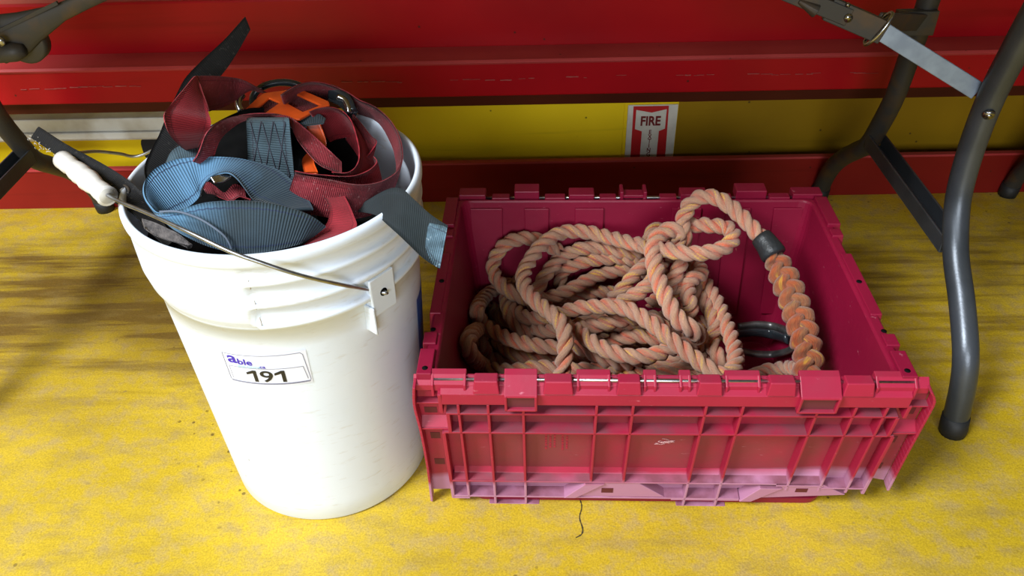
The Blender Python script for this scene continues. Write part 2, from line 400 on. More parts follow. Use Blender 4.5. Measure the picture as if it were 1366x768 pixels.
# fine crack in the floor paint in front of the crate
ck = MB()
pts = spline([at(773, 664, Z=.0006), at(776, 676, Z=.0006), at(773, 690, Z=.0006), at(777, 704, Z=.0006), at(776, 712, Z=.0006), at(768, 717, Z=.0006)], n=26)
for i in range(len(pts)-1):
    w_ = .0005+.0005*random.random(); d = (pts[i+1]-pts[i]).normalized(); s_ = Vector((-d.y, d.x, 0))*w_
    ck.add([pts[i]-s_, pts[i]+s_, pts[i+1]+s_, pts[i+1]-s_], [(0, 1, 2, 3)])
o = ck.build('floor_crack', M_crack, bpy.data.objects['floor'])
o['kind'] = 'structure'

# yellow lower wall: left part stands slightly proud of the darker right part
XS = .2002
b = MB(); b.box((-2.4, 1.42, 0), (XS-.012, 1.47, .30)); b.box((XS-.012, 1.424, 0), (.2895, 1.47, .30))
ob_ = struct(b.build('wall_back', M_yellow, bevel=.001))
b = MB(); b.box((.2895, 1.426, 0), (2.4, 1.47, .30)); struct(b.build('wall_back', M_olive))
# red kick plate: upright flange standing on the floor
b = MB(); b.box((-2.4, 1.362, 0), (2.4, 1.370, .0800)); struct(b.build('trim_1', M_kick, bevel=.001))
b = MB(); b.box((-2.4, 1.360, .0802), (2.4, 1.3725, .0850)); struct(b.build('trim_1', M_redlit, bevel=.0015))
# big red beam: ledge, front face, lower brownish return and upper face
b = MB()
b.prism([(1.28, .311), (1.28, .253), (1.291, .2515), (1.47, .2515), (1.47, .311)], -2.4, 2.4, lambda p: (p[2], p[0], p[1]))
struct(b.build('trim_2', M_red, bevel=.0025))
b = MB(); b.prism([(1.293, .2512), (1.298, .228), (1.44, .226), (1.44, .2512)], -2.4, 2.4, lambda p: (p[2], p[0], p[1]))
struct(b.build('trim_2', M_redbrown, bevel=.001))
b = MB(); b.prism([(1.2785, .3112), (1.2785, .3085), (1.276, .3125), (1.279, .3165), (1.336, .3175), (1.336, .3112)], -2.4, 2.4, lambda p: (p[2], p[0], p[1]))
struct(b.build('trim_3', M_redlit, bevel=.001))
b = MB(); b.box((-2.4, 1.337, .312), (2.4, 1.47, .402)); struct(b.build('trim_2', M_red, bevel=.004))
b = MB(); b.box((-2.4, 1.45, .402), (2.4, 1.48, 1.6)); struct(b.build('wall_back', M_cream))
# ragged line of chipped paint along the beam face
random.seed(3); b = MB(); x = -1.3
while x < 1.2:
    l = random.uniform(.003, .022); z = .2835+.0016*math.sin(x*9)+.0012*math.sin(x*41)+random.uniform(-.0008, .0008); h = random.uniform(.0002, .0011)
    k = 5; up = [(x+l*i/k, z+h*random.uniform(.3, 1)) for i in range(k+1)]; dn = [(x+l*i/k, z-h*random.uniform(.3, 1)) for i in range(k, -1, -1)]
    b.prism(up+dn, 1.2785, 1.2802, lambda p: (p[0], p[2], p[1])); x += l*random.uniform(.6, 1.6)+(random.uniform(.02, .08) if random.random() < .12 else 0)
struct(b.build('trim_2', M_chip))
# white channel on the wall at left
b = MB(); b.box((-1.35, 1.385, .150), (-.60, 1.421, .176)); b.box((-1.35, 1.380, .1365), (-.60, 1.421, .1500)); b.box((-1.35, 1.392, .128), (-.60, 1.421, .1365))
tag(b.build('wall_channel', M_whitetrim, bevel=.002), 'dirty white channel fixed along the yellow wall below the red beam at left', 'channel')
# rounded dark pipe opening in the wall
b = MB(); pts = []
for i in range(24):
    t = 2*PI*i/24; pts.append((-.700+.032*math.copysign(abs(math.cos(t))**.6, math.cos(t)), .096+.029*math.copysign(abs(math.sin(t))**.6, math.sin(t))))
b.prism(pts, 1.412, 1.4215, lambda p: (p[0], p[2], p[1]))
tag(b.build('vent_plate', M_black, bevel=.001), 'small dark plate on the yellow wall just left of the bucket rim', 'plate')

# ------------------------------------------------------------------ text helper
def text_mesh(s, size, bold=0, shear=0, align='CENTER'):
    cu = bpy.data.curves.new('txt', 'FONT'); cu.body = s; cu.size = size; cu.offset = bold; cu.shear = shear
    cu.align_x = align; cu.align_y = 'CENTER'; cu.fill_mode = 'FRONT'
    o = bpy.data.objects.new('txt', cu); C.objects.link(o)
    dg = bpy.context.evaluated_depsgraph_get(); me = bpy.data.meshes.new_from_object(o.evaluated_get(dg))
    vs = [tuple(v.co) for v in me.vertices]; fs = [tuple(p.vertices) for p in me.polygons]
    bpy.data.objects.remove(o); bpy.data.meshes.remove(me); bpy.data.curves.remove(cu)
    return vs, fs
def add_text(mb, s, size, M, bold=0, sx=1, shear=0, align='CENTER'):
    vs, fs = text_mesh(s, size, bold, shear, align)
    if not vs: return
    cx = (max(v[0] for v in vs)+min(v[0] for v in vs))/2 if align == 'CENTER' else 0
    cy = (max(v[1] for v in vs)+min(v[1] for v in vs))/2
    mb.add([M(((v[0]-cx)*sx, v[1]-cy)) for v in vs], fs)

# ------------------------------------------------------------------ fire extinguisher sign
sg = thing('fire_sign', 'red and white fire extinguisher arrow sign on the yellow wall under the beam', 'sign', (.2405, 1.424, .0))
SY = -.0035
def SM(y): return lambda p: (p[0], y-p[2], p[1])
b = MB(); b.box((-.0455, SY, .004), (.0475, -.0002, .166)); b.build('sign_plate', M_signwhite, sg, bevel=.0006)
b = MB(); b.prism([(-.034, .004), (.034, .004), (.030, .164), (-.0355, .164)], 0, .0006, SM(SY)); b.build('red_panel', M_signred, sg)
b = MB()
# white arrow: broad head plate with a notched top, narrow stem
b.prism([(-.0300, .157), (-.001, .151), (.0265, .1575), (.0265, .118), (.0155, .113), (.0155, .006), (-.0165, .006), (-.0165, .113), (-.0300, .118)][::-1], .0006, .0011, SM(SY))
b.build('white_arrow', M_signwhite, sg)
b = MB(); add_text(b, 'FIRE', .0262, lambda q: (q[0]-.0015, SY-.0014, q[1]+.1345), bold=.0009, sx=.80)
for i, ch in enumerate('EXTINGUISHER'):
    add_text(b, ch, .0125, lambda q, i=i: (q[0]-.0008, SY-.0014, .1115-i*.0095+q[1]), bold=.0003, sx=.8)
b.build('lettering', M_signink, sg)

# ------------------------------------------------------------------ white pail
BX, BY, BH = -.2596, .7493, .4143
pail = thing('plastic_pail', 'tall white plastic pail with wire handle, filled with red and blue webbing', 'bucket', (BX, BY, 0))
def lathe(prof, n=120, fn=None, closed=False):
    mb = MB(); vs = []; k = len(prof)
    for i in range(n):
        a = 2*PI*i/n
        for j, (r, z) in enumerate(prof):
            rr = fn(a, j, r, z) if fn else r
            vs.append((rr*math.cos(a), rr*math.sin(a), z))
    fs = []
    for i in range(n):
        i2 = (i+1) % n
        for j in range(k-1): fs.append((i*k+j, i2*k+j, i2*k+j+1, i*k+j+1))
    mb.add(vs, fs, sm=True); return mb
RB, RT_ = .1251, .1425
def rad(z): return RB+(RT_-RB)*min(1, z/.345)
prof = [(.0001, .004), (.110, .004), (.116, .000), (RB-.002, .0005), (RB, .004)]
for i in range(1, 12): prof.append((rad(.004+.316*i/11), .004+.316*i/11))
# collar: steps and ribs up to the rolled rim
prof += [(.1430, .3205), (.1436, .3235), (.1440, .3245), (.1485, .3255), (.1492, .3280), (.1492, .3315), (.1450, .3328), (.1446, .3500),
         (.1492, .3515), (.1499, .3540), (.1499, .3575), (.1462, .3590), (.1460, .3765), (.1500, .3782), (.1508, .3800), (.1508, .3835), (.1485, .3850), (.1485, .3980),
         (.1512, .4000), (.1527, .4030), (.1530, .4080), (.1522, .4118), (.1500, .4140), (.1478, .4143), (.1462, .4120), (.1458, .4060), (.1450, .39), (.1432, .345), (.1415, .33)]
for i in range(8): prof.append((rad(.31*(1-i/7)+.008)-.0028, .31*(1-i/7)+.008))
prof += [(.0001, .0078)]
def pail_fn(a, j, r, z):
    # the ribs die into a plain smooth band over the left front quarter of the collar
    d = math.degrees(a) % 360
    if .322 < z < .399 and r > .1427 and j < 34:
        plain = 1.0 if 180 < d < 272 else 0.0
        if plain: return .1425+(.1500-.1425)*min(1, max(0, (z-.322)/.018)) if z < .34 else .1500
    return r
b = lathe(prof, 180, pail_fn)
pb = b.build('pail_body', M_pail, pail)
# grimy seams where ribs meet the band
def on_pail(a, z, off=0):   # a degrees
    r = (rad(z) if z < .32 else .150)+off; return (r*math.cos(math.radians(a)), r*math.sin(math.radians(a)), z)
b = MB()
for z0, z1, aa in ((.352, .362, 272.5), (.332, .342, 272.8), (.376, .386, 272.3)):
    b.tube([on_pail(aa+.1*math.sin(k), z0+(z1-z0)*k/4, -.001) for k in range(5)], .0006, 6)
b.build('moulding_seam', M_seam, pail)
# ears
def ear(adeg):
    a = math.radians(adeg); e = Vector((math.cos(a), math.sin(a), 0)); t = Vector((-math.sin(a), math.cos(a), 0))
    M = lambda p: tuple(e*(p[2])+t*p[0]+Vector((0, 0, p[1])))
    mb = MB(); mb.prism([(-.016, .304), (.016, .304), (.0165, .350), (-.0165, .350)], .138, .1497, M)
    mb.prism([(-.0195, .286), (-.0160, .282), (-.0160, .318), (-.0195, .318)], .137, .1525, M)
    mb.build('handle_ear', M_pail, pail, bevel=.0015)
    mb = MB(); mb.prism([(.0045*math.cos(q*PI/8), .3285+.0045*math.sin(q*PI/8)) for q in range(16)], .1496, .1500, M)
    mb.build('ear_hole', M_blackplain, pail)
    return e*.1545+Vector((0, 0, .3285))
e1 = ear(-39.0); e2 = ear(141.0)
# bail
PB = Vector((BX, BY, 0))
wp = [(e1*.93)+Vector((0, 0, .023*.0+.3285*.07)), e1, at(500, 387.5, Y=.652)-PB, at(452, 379, Y=.613)-PB, at(397, 366, Y=.591)-PB, at(342, 348, Y=.585)-PB, at(306, 335, Y=.588)-PB,
      at(251, 309, Y=.605)-PB, at(196, 284, Y=.640)-PB, at(160, 269, Y=.668)-PB, at(136, 255, Y=.692)-PB, at(108, 231, Y=.725)-PB, at(84, 211, Y=.76)-PB,
      at(92, 206, Y=.785)-PB, at(108, 203.5, Y=.81)-PB, at(130, 202, Y=.835)-PB, at(160, 205, Y=.855)-PB, at(185, 208, Y=.868)-PB, e2+Vector((-.02, .02, .06)), e2, e2*.93+Vector((0, 0, .3285*.07))]
b = MB(); b.tube(spline(wp, n=220), .0019, 10); b.build('bail_wire', M_wire, pail)
g0, g1 = at(143, 261.5, Y=.684)-PB, at(84, 213.5, Y=.757)-PB
gp = spline([g0, (g0+g1)/2+Vector((0, 0, .001)), g1], n=26)
rs = [.0098+.0009*math.sin(i*.9)*(1 if 3 < i < 22 else 0)+(.0012 if 9 < i < 15 else 0) for i in range(26)]
rs[0] = .0105; rs[-1] = .0100
b = MB(); b.tube(gp, rs, 20); 
gr = b.build('grip', M_grip, pail)
# hollow end of the grip tube
t = (g0-g1).normalized(); b = MB(); b.tube([g0+t*.0002, g0+t*.0007], .0078, 18); b.build('grip_bore', simple('grip_bore_shadowed_plastic', (.45, .43, .38), .6), gr)
# blue sticker on the far right side
b = MB()
for i in range(6):
    a0, a1 = -10+i*4, -6+i*4
    b.add([on_pail(a0, .17, .0006), on_pail(a1, .17, .0006), on_pail(a1, .262, .0006), on_pail(a0, .262, .0006)], [(0, 1, 2, 3)], sm=True)
b.build('blue_sticker', M_bluetape, pail)
# paper label
A0, A1, Z0, Z1 = -110.6, -74.0, .2885, .2415
def LP(a, bb, off): return on_pail(A0+(A1-A0)*a, Z0+(Z1-Z0)*bb, off)
lab = MB(); n = 24; vs = []; fs = []
for i in range(n+1):
    for bb in (0, 1): vs.append(LP(i/n, bb, .0005))
for i in range(n): fs.append((2*i, 2*i+1, 2*i+3, 2*i+2))
lab.add(vs, fs, sm=True); lb = lab.build('paper_label', M_paper, pail)
LW, LH = math.radians(A1-A0)*.139, abs(Z1-Z0)
def lines(mb, pl, w_=.0006, off=.0008):
    # polyline in (a,b) label space with thin width
    P = [Vector((a*LW, -bb*LH)) for a, bb in pl]
    dens = []
    for i in range(len(P)-1):
        k = max(1, int((P[i+1]-P[i]).length/.003))
        dens += [P[i].lerp(P[i+1], j/k) for j in range(k)]
    dens.append(P[-1])
    for i in range(len(dens)-1):
        d = (dens[i+1]-dens[i]).normalized(); s_ = Vector((-d.y, d.x))*w_/2
        q = [dens[i]-s_, dens[i]+s_, dens[i+1]+s_, dens[i+1]-s_]
        mb.add([LP(v.x/LW, -v.y/LH, off) for v in q], [(0, 3, 2, 1)])
b = MB(); lines(b, [(.02, .10), (.93, .06), (.955, .12), (.985, .88), (.97, .95), (.04, .95), (.02, .90), (.02, .10)], .0006)
lines(b, [(.06, .47), (.93, .47), (.955, .86)], .00055); lines(b, [(.06, .47), (.06, .86)], .0004)
lines(b, [(.03, .925), (.97, .925)], .0009)
b.build('label_border', M_inkgrey, lb)
def LT(a, bb): return lambda q: LP(a+q[0]/LW, bb-q[1]/LH, .0010)
b = MB(); add_text(b, 'a', .0205, LT(.130, .25), bold=.0004, sx=1.2); add_text(b, 'ble', .0112, LT(.280, .29), bold=.00022, sx=1.2); b.build('label_name', M_inkblue, lb)
b = MB(); add_text(b, 'auctions', .0062, LT(.315, .415), bold=.0, sx=1.2); b.build('label_subline', M_inkcyan, lb)
b = MB(); add_text(b, '.ca', .0058, LT(.47, .415), bold=.0001, sx=1.2); b.build('label_suffix', M_inkblue, lb)
b = MB(); add_text(b, '9', .0225, LT(.495, .70), bold=.0003, sx=1.3)
for ca_ in (.325, .655):
    f_ = LT(ca_, .70); b.add([f_(p) for p in ((.0012, -.0082), (.0050, -.0082), (.0050, .0082), (.0016, .0082), (-.0058, .0046), (-.0058, .0014), (.0012, .0040))], [tuple(range(7))])
b.build('label_number', M_ink, lb)

# ------------------------------------------------------------------ webbing in the pail
def c3(x, y): return 180+x/5.118, 90+y/5.118
def c4(x, y): return 380+x/3.84, 90+y/3.84
def c5(x, y): return 180+x/4.52, 180+y/4.52
def c6(x, y): return 330+x/4.04, 140+y/4.04
def P3(f, pts): return [at(*f(x, y), Y=Y) for x, y, Y in pts]
def idt(x, y): return x, y
def ribbon(mb, A, B, th=.0022, n=70, m=6, bulge=.0, mi=0):
    A = spline(A, n=n); B = spline(B, n=n); L = [0]
    for i in range(1, n): L.append(L[-1]+((A[i]+B[i])/2-(A[i-1]+B[i-1])/2).length)
    top = []; bot = []
    for i in range(n):
        t = (A[min(n-1, i+1)]+B[min(n-1, i+1)]-A[max(0, i-1)]-B[max(0, i-1)]).normalized(); wv = (B[i]-A[i])
        nn = t.cross(wv); nn = nn.normalized() if nn.length > 1e-9 else Vector((0, 0, 1))
        for j in range(m+1):
            k = j/m; p = A[i].lerp(B[i], k)+nn*(bulge*math.sin(PI*k)*wv.length)
            p += nn*.0006*noise.noise(p*45)
            edge = .6 if j in (0, m) else 1
            top.append(p+nn*th/2*edge); bot.append(p-nn*th/2*edge)
    k = m+1; vs = top+bot; o = n*k; fs = []; us = []
    def U(i, j): return (j/m, L[i])
    for i in range(n-1):
        for j in range(m):
            fs.append((i*k+j, (i+1)*k+j, (i+1)*k+j+1, i*k+j+1)); us.append([U(i, j), U(i+1, j), U(i+1, j+1), U(i, j+1)])
            fs.append((o+i*k+j, o+i*k+j+1, o+(i+1)*k+j+1, o+(i+1)*k+j)); us.append([U(i, j), U(i, j+1), U(i+1, j+1), U(i+1, j)])
        for j in (0, m):
            fs.append((i*k+j, o+i*k+j, o+(i+1)*k+j, (i+1)*k+j) if j else (i*k+j, (i+1)*k+j, o+(i+1)*k+j, o+i*k+j)); us.append([(.02, L[i])]*4)
    for i in (0, n-1):
        for j in range(m): fs.append((i*k+j, i*k+j+1, o+i*k+j+1, o+i*k+j)); us.append([U(i, j)]*4)
    mb.add(vs, fs, us, mi, True)
def web(name, mt, specs, parent=None, origin=None, **kw):
    mb = MB()
    for A, B in specs: ribbon(mb, A, B, **kw)
    return mb.build(name, mt, parent, origin=origin)
def edgewise(A, dz=-.04, tilt=(0, 0)):
    """strap standing on edge: lower edge dropped under the traced upper edge"""
    return A, [p+Vector((tilt[0], tilt[1], dz)) for p in A]

HC = Vector((BX, BY, .40))
# --- red harness webbing (one harness: webbing loops, orange slotted plate)
red = thing('red_harness', 'tangled dark red webbing harness with orange slotted plate heaped in the pail', 'harness', HC)
def R(l): return [p-HC for p in l]
# folded band rising at the left
A = P3(c3, [(900, 175, .87), (850, 145, .86), (760, 95, .84), (680, 72, .83), (560, 58, .80), (420, 57, .765)])
B_ = P3(c3, [(840, 165, .87), (790, 152, .865), (740, 180, .85), (690, 222, .84), (600, 270, .81), (505, 300, .775)])
web('webbing_band', M_redweb2, [(R(A), R(B_))], red)
A = P3(c3, [(420, 57, .765), (398, 66, .755), (330, 150, .735), (240, 260, .715), (198, 325, .70), (215, 410, .695), (245, 470, .70), (290, 520, .71), (340, 560, .74)])
B_ = P3(c3, [(425, 70, .768), (440, 150, .760), (470, 225, .750), (500, 310, .740), (518, 375, .73), (500, 430, .73), (470, 480, .735), (440, 525, .74), (430, 570, .76)])
web('webbing_band', M_redweb, [(R(A), R(B_))], red)
# arch over the middle
A = P3(c3, [(395, 640, .70), (430, 590, .70), (470, 480, .715), (500, 430, .72), (560, 375, .74), (640, 345, .76), (720, 326, .775), (850, 312, .785), (1000, 322, .79), (1080, 350, .79)])+P3(c4, [(50, 270, .785), (130, 335, .775), (210, 410, .765), (290, 485, .755)])
B_ = P3(c3, [(520, 680, .715), (540, 610, .72), (560, 540, .725), (590, 480, .735), (650, 425, .75), (720, 378, .765), (800, 350, .78), (880, 342, .79), (1000, 345, .795), (1050, 370, .79)])+P3(c4, [(50, 345, .765), (110, 430, .75), (180, 500, .74), (290, 545, .735)])
web('webbing_arch', M_redweb2, [(R(A), R(B_))], red)
# spiral loop on the right, standing on edge
A = P3(c4, [(125, 226, .80), (160, 212, .81), (200, 204, .815), (250, 206, .82), (300, 228, .82), (335, 268, .81), (356, 320, .80), (372, 380, .79), (380, 430, .775), (376, 480, .76), (352, 520, .745), (310, 540, .735), (240, 535, .73)])
B_ = [p+Vector((.012, .018, -.045)) for p in A]
web('webbing_loop', M_redweb, [(R(A), R(B_))], red)
A = P3(c4, [(-20, 140, .81), (30, 105, .83), (70, 88, .84), (120, 76, .85), (180, 76, .86), (250, 95, .865), (320, 128, .865), (380, 165, .86), (450, 196, .85), (520, 250, .835), (565, 310, .815), (592, 370, .795), (602, 430, .775), (596, 490, .755), (565, 540, .735), (520, 572, .72), (470, 590, .71), (400, 600, .70), (320, 594, .69), (230, 575, .685), (140, 560, .685), (50, 548, .69)])
B_ = []
for i, p in enumerate(A):
    k = min(1, max(0, (i-8)/7)); B_.append(p+Vector((-.004-.012*k, .022-.028*k, -.030-.006*k)))
web('webbing_loop', M_redweb2, [(R(A), R(B_))], red)
A = P3(c4, [(50, 530, .72), (130, 545, .72), (210, 552, .725), (290, 556, .73), (360, 552, .74), (420, 530, .75), (455, 505, .76), (470, 480, .77), (455, 455, .79)])
web('webbing_loop', M_redweb, [(R(A), R([p+Vector((0, .012, -.035)) for p in A]))], red)
A = P3(c4, [(350, 240, .84), (400, 300, .83), (440, 350, .82), (470, 380, .81), (440, 430, .80), (400, 480, .79)])
web('webbing_loop', M_redweb, [(R(A), R([p+Vector((-.02, 0, -.05)) for p in A]))], red)
# tail running down to the front rim
A = P3(c6, [(375, 420, .70), (385, 455, .69), (420, 510, .68), (440, 560, .672), (432, 630, .662), (380, 690, .65), (300, 755, .632), (240, 800, .625)])
B_ = P3(c6, [(500, 430, .70), (520, 480, .69), (550, 540, .68), (575, 600, .67), (590, 650, .66), (560, 700, .65), (480, 740, .64), (380, 800, .63)])
web('webbing_tail', M_redweb, [(R(A), R(B_))], red)
A = P3(c5, [(395, 300, .69), (440, 285, .69), (480, 310, .69), (540, 350, .69), (600, 300, .70), (660, 330, .70)])
B_ = P3(c5, [(430, 350, .68), (480, 360, .68), (520, 380, .68), (580, 395, .68), (630, 370, .68), (700, 390, .68)])
web('webbing_loop', M_redweb2, [(R(A), R(B_))], red, bulge=.2)
# orange plate with two slots
pc = at(*c3(1000, 260), Y=.84)
ex = (at(*c4(225, 185), Y=.845)-at(*c3(700, 330), Y=.795)).normalized(); 
def OM(f, x, y, k=0):
    # plane through three depths: slopes back from y .79 (bottom) to .85 (top)
    px_, py_ = f(x, y); return at(px_, py_, Y=.795+(156-py_)*.0016+k)
outer = [OM(c3, *q) for q in ((700, 328), (860, 182), (880, 172))]+[OM(c4, *q) for q in ((70, 103), (225, 172), (230, 190), (160, 216), (75, 262), (20, 262))]+[OM(c3, *q) for q in ((900, 330), (800, 335))]
h1 = [OM(c3, *q) for q in ((790, 318), (915, 207), (988, 240), (880, 312))]
h2 = [OM(c4, *q) for q in ((12, 182), (48, 130), (182, 192), (92, 225))]
def plate(name, outer, holes, th, mt, parent, org):
    cen = sum(outer, Vector())/len(outer); nn = Vector()
    for i in range(len(outer)): nn += (outer[i]-cen).cross(outer[(i+1) % len(outer)]-cen)
    nn.normalize(); e = (outer[1]-outer[0]); e = (e-nn*e.dot(nn)).normalized(); f_ = nn.cross(e)
    bm = bmesh.new()
    for lp in [outer]+holes:
        vv = [bm.verts.new(((p-cen).dot(e), (p-cen).dot(f_), 0)) for p in lp]
        for i in range(len(vv)): bm.edges.new((vv[i], vv[(i+1) % len(vv)]))
    bmesh.ops.triangle_fill(bm, edges=bm.edges[:], use_beauty=True)
    # drop faces lying inside the holes
    def inside(pt, poly):
        c_ = False; k = len(poly)
        for i in range(k):
            x1, y1 = poly[i]; x2, y2 = poly[(i+1) % k]
            if (y1 > pt.y) != (y2 > pt.y) and pt.x < (x2-x1)*(pt.y-y1)/(y2-y1)+x1: c_ = not c_
        return c_
    hp = [[((p-cen).dot(e), (p-cen).dot(f_)) for p in h] for h in holes]
    dead = [fc for fc in bm.faces if any(inside(fc.calc_center_median(), h) for h in hp)]
    bmesh.ops.delete(bm, geom=dead, context='FACES_ONLY')
    r_ = bmesh.ops.extrude_face_region(bm, geom=bm.faces[:])
    bmesh.ops.translate(bm, vec=(0, 0, th), verts=[v for v in r_['geom'] if isinstance(v, bmesh.types.BMVert)])
    bmesh.ops.recalc_face_normals(bm, faces=bm.faces[:])
    me = bpy.data.meshes.new(name)
    bm.transform(Matrix.Translation(cen-org) @ Matrix(((e.x, f_.x, nn.x), (e.y, f_.y, nn.y), (e.z, f_.z, nn.z))).to_4x4())
    bm.to_mesh(me); bm.free(); me.materials.append(mt)
    o = bpy.data.objects.new(name, me); C.objects.link(o); o.parent = parent
    bv = o.modifiers.new('bevel', 'BEVEL'); bv.width = .0012; bv.segments = 2; bv.limit_method = 'ANGLE'
    return o
op = plate('slotted_plate', outer, [h1, h2], .003, M_orange, red, HC); op['label'] = 'orange plastic plate with two slots'
A = [OM(c3, 700, 320, .02), OM(c3, 900, 200, .02), OM(c4, 60, 110, .02), OM(c4, 200, 180, .02)]
B_ = [OM(c3, 760, 360, .012), OM(c3, 960, 320, .012), OM(c4, 60, 250, .012), OM(c4, 170, 240, .012)]
web('webbing_band', M_redweb2, [(R(A), R(B_))], red)
# small orange keeper strip
A = P3(c4, [(108, 300, .795), (150, 395, .785), (90, 470, .76), (100, 540, .74)]); B_ = P3(c4, [(180, 278, .80), (212, 400, .79), (150, 470, .765), (170, 540, .74)])
o = web('keeper_strip', M_orange, [(R(A), R(B_))], red); o['label'] = 'orange plastic strip'
# little grey metal tab and buckles

A = P3(c5, [(455, 258, .685), (500, 240, .69), (570, 235, .695)]); B_ = P3(c5, [(480, 292, .68), (530, 285, .685), (585, 255, .69)])
o = web('metal_tab', M_chrome, [(R(A), R(B_))], red, th=.0015, n=12)
b = MB(); c0 = at(376, 133, Y=.885)-HC
b.tube([c0+Vector((.034*math.cos(t*PI/15), .012*math.sin(t*PI/15), .016*math.sin(t*PI/15))) for t in range(31)], .0042, 10); b.build('buckle_ring', M_blackgloss, red)
b = MB(); b.tube(spline(R(P3(c3, [(735, 180, .85), (712, 215, .845), (708, 255, .84), (725, 300, .835)])), n=14), .004, 8); b.build('buckle_ring', M_chrome, red)
b = MB(); b.tube(spline(R(P3(c4, [(235, 130, .875), (280, 150, .87), (320, 185, .862), (345, 240, .85)])), n=20), [.011]*20, 12, flat=(1, .55)); b.build('buckle', M_blackgloss, red)
b = MB(); b.tube(spline(R(P3(c4, [(270, 150, .86), (305, 165, .857), (325, 200, .85), (330, 235, .845)])), n=16), .0035, 8); b.build('buckle_ring', M_chrome, red)

# --- blue sling
blue = thing('blue_sling', 'bright blue webbing sling looped over the front left of the pail', 'sling', HC+Vector((-.05, -.08, 0)))
HB = HC+Vector((-.05, -.08, 0))
def Rb(l): return [p-HB for p in l]
A = P3(c5, [(1075, 450, .665), (1050, 400, .68), (1010, 350, .69), (950, 280, .70), (850, 205, .71), (700, 160, .715), (560, 138, .715), (400, 134, .712), (250, 150, .705), (130, 200, .69), (68, 265, .675), (50, 320, .66), (60, 380, .648), (90, 430, .64), (128, 468, .632), (190, 468, .630), (260, 452, .632), (400, 412, .634), (500, 400, .634), (620, 396, .634), (760, 402, .634), (900, 428, .636), (1050, 480, .642), (1150, 548, .65)])
B_ = P3(c5, [(940, 455, .655), (860, 430, .66), (760, 400, .665), (710, 385, .668), (660, 320, .675), (610, 260, .682), (560, 228, .688), (500, 235, .69), (440, 270, .69), (400, 325, .685), (385, 380, .675), (330, 430, .668), (240, 470, .655), (190, 490, .645), (180, 505, .636), (235, 560, .628), (300, 605, .6225), (400, 655, .619), (500, 688, .6185), (600, 708, .6185), (720, 712, .619), (860, 690, .622), (980, 660, .628), (1060, 620, .64)])
web('webbing_loop', M_blueweb, [(Rb(A), Rb(B_))], blue, n=150, m=10, th=.003)
# quilted patch
A = P3(idt, [(331, 158, .80), (329, 162, .755), (330, 185, .748), (331, 210, .742), (332, 240, .735), (336, 270, .72)])
B_ = P3(idt, [(384, 158, .80), (386, 162, .755), (388, 185, .748), (391, 215, .742), (394, 250, .735), (398, 280, .72)])
pt = web('quilted_patch', M_patch, [(Rb(A), Rb(B_))], blue, n=40, m=8, th=.0035); pt['label'] = 'grey blue quilted patch with zigzag stitching'
# zigzag stitching threads on the patch
sa = spline(Rb(A), n=60); sb = spline(Rb(B_), n=60); b = MB()
nrm = (sb[30]-sa[30]).cross(sa[40]-sa[20]).normalized()
if nrm.y > 0: nrm = -nrm
for ph in range(3):
    for sgn in (1, -1):
        pp = []
        for i in range(14, 58):
            tri = abs(((i/22+ph*0) % 2)-1); k = .22+.28*ph+sgn*.13*(2*tri-1)
            pp.append(sa[i].lerp(sb[i], k)+nrm*.0022)
        b.tube(pp, .0005, 5)
b.build('stitching', simple('dark_thread', (.03, .03, .045), .8), pt)
A = P3(c3, [(215, 650, .74), (250, 580, .745), (300, 545, .75), (380, 530, .75), (440, 540, .75)]); B_ = P3(c3, [(250, 700, .72), (290, 660, .72), (340, 640, .725), (400, 620, .725), (430, 610, .725)])
web('webbing_fold', M_patch, [(Rb(A), Rb(B_))], blue, n=30)
A = P3(c4, [(40, 290, .80), (60, 255, .805), (110, 238, .81), (170, 240, .81), (210, 265, .805)]); B_ = P3(c4, [(70, 310, .79), (90, 300, .79), (130, 295, .79), (170, 290, .79), (200, 285, .79)])
web('webbing_fold', M_blueweb, [(Rb(A), Rb(B_))], blue, n=30)
# dark strand stitched across the blue face
b = MB(); b.tube(spline(Rb(P3(c5, [(150, 462, .628), (260, 462, .626), (380, 500, .623), (480, 560, .619), (550, 620, .6165), (585, 690, .615)])), n=60), .0011, 6); b.build('loose_cord', simple('grey_cord', (.10, .13, .18), .8), blue)

# --- grimy teal tail over the right rim
q = lambda x, y: (470+x/2.48, 150+y/2.48)
HT = HC+Vector((.12, -.02, .0))
A = P3(q, [(-60, 330, .74), (0, 318, .72), (50, 292, .70), (90, 268, .69), (130, 251, .685), (165, 253, .68), (200, 284, .672), (250, 330, .664), (290, 358, .658), (316, 374, .655)])
B_ = P3(q, [(-40, 350, .715), (10, 330, .70), (50, 332, .685), (85, 344, .668), (115, 370, .655), (150, 402, .645), (185, 435, .64), (225, 474, .637), (260, 500, .636), (290, 517, .636)])
tt = tag(web('webbing_strap', M_tealweb, [(A, B_)], th=.0028, origin=HT, n=80, m=8), 'grimy dark teal strap hanging over the right rim of the pail', 'strap')
# frayed turned end
A = P3(q, [(240, 362, .6585), (270, 368, .6555), (300, 374, .6535), (314, 382, .6525)]); B_ = P3(q, [(236, 420, .648), (250, 470, .638), (272, 506, .6345), (290, 514, .6338)])
A2 = spline(A, n=12); B2 = spline(B_, n=12)
o = web('frayed_end', M_frayblue, [([p-HT for p in A2], [p-HT for p in B2])], tt, th=.0018, n=20); o['label'] = 'frayed pale blue strap end'

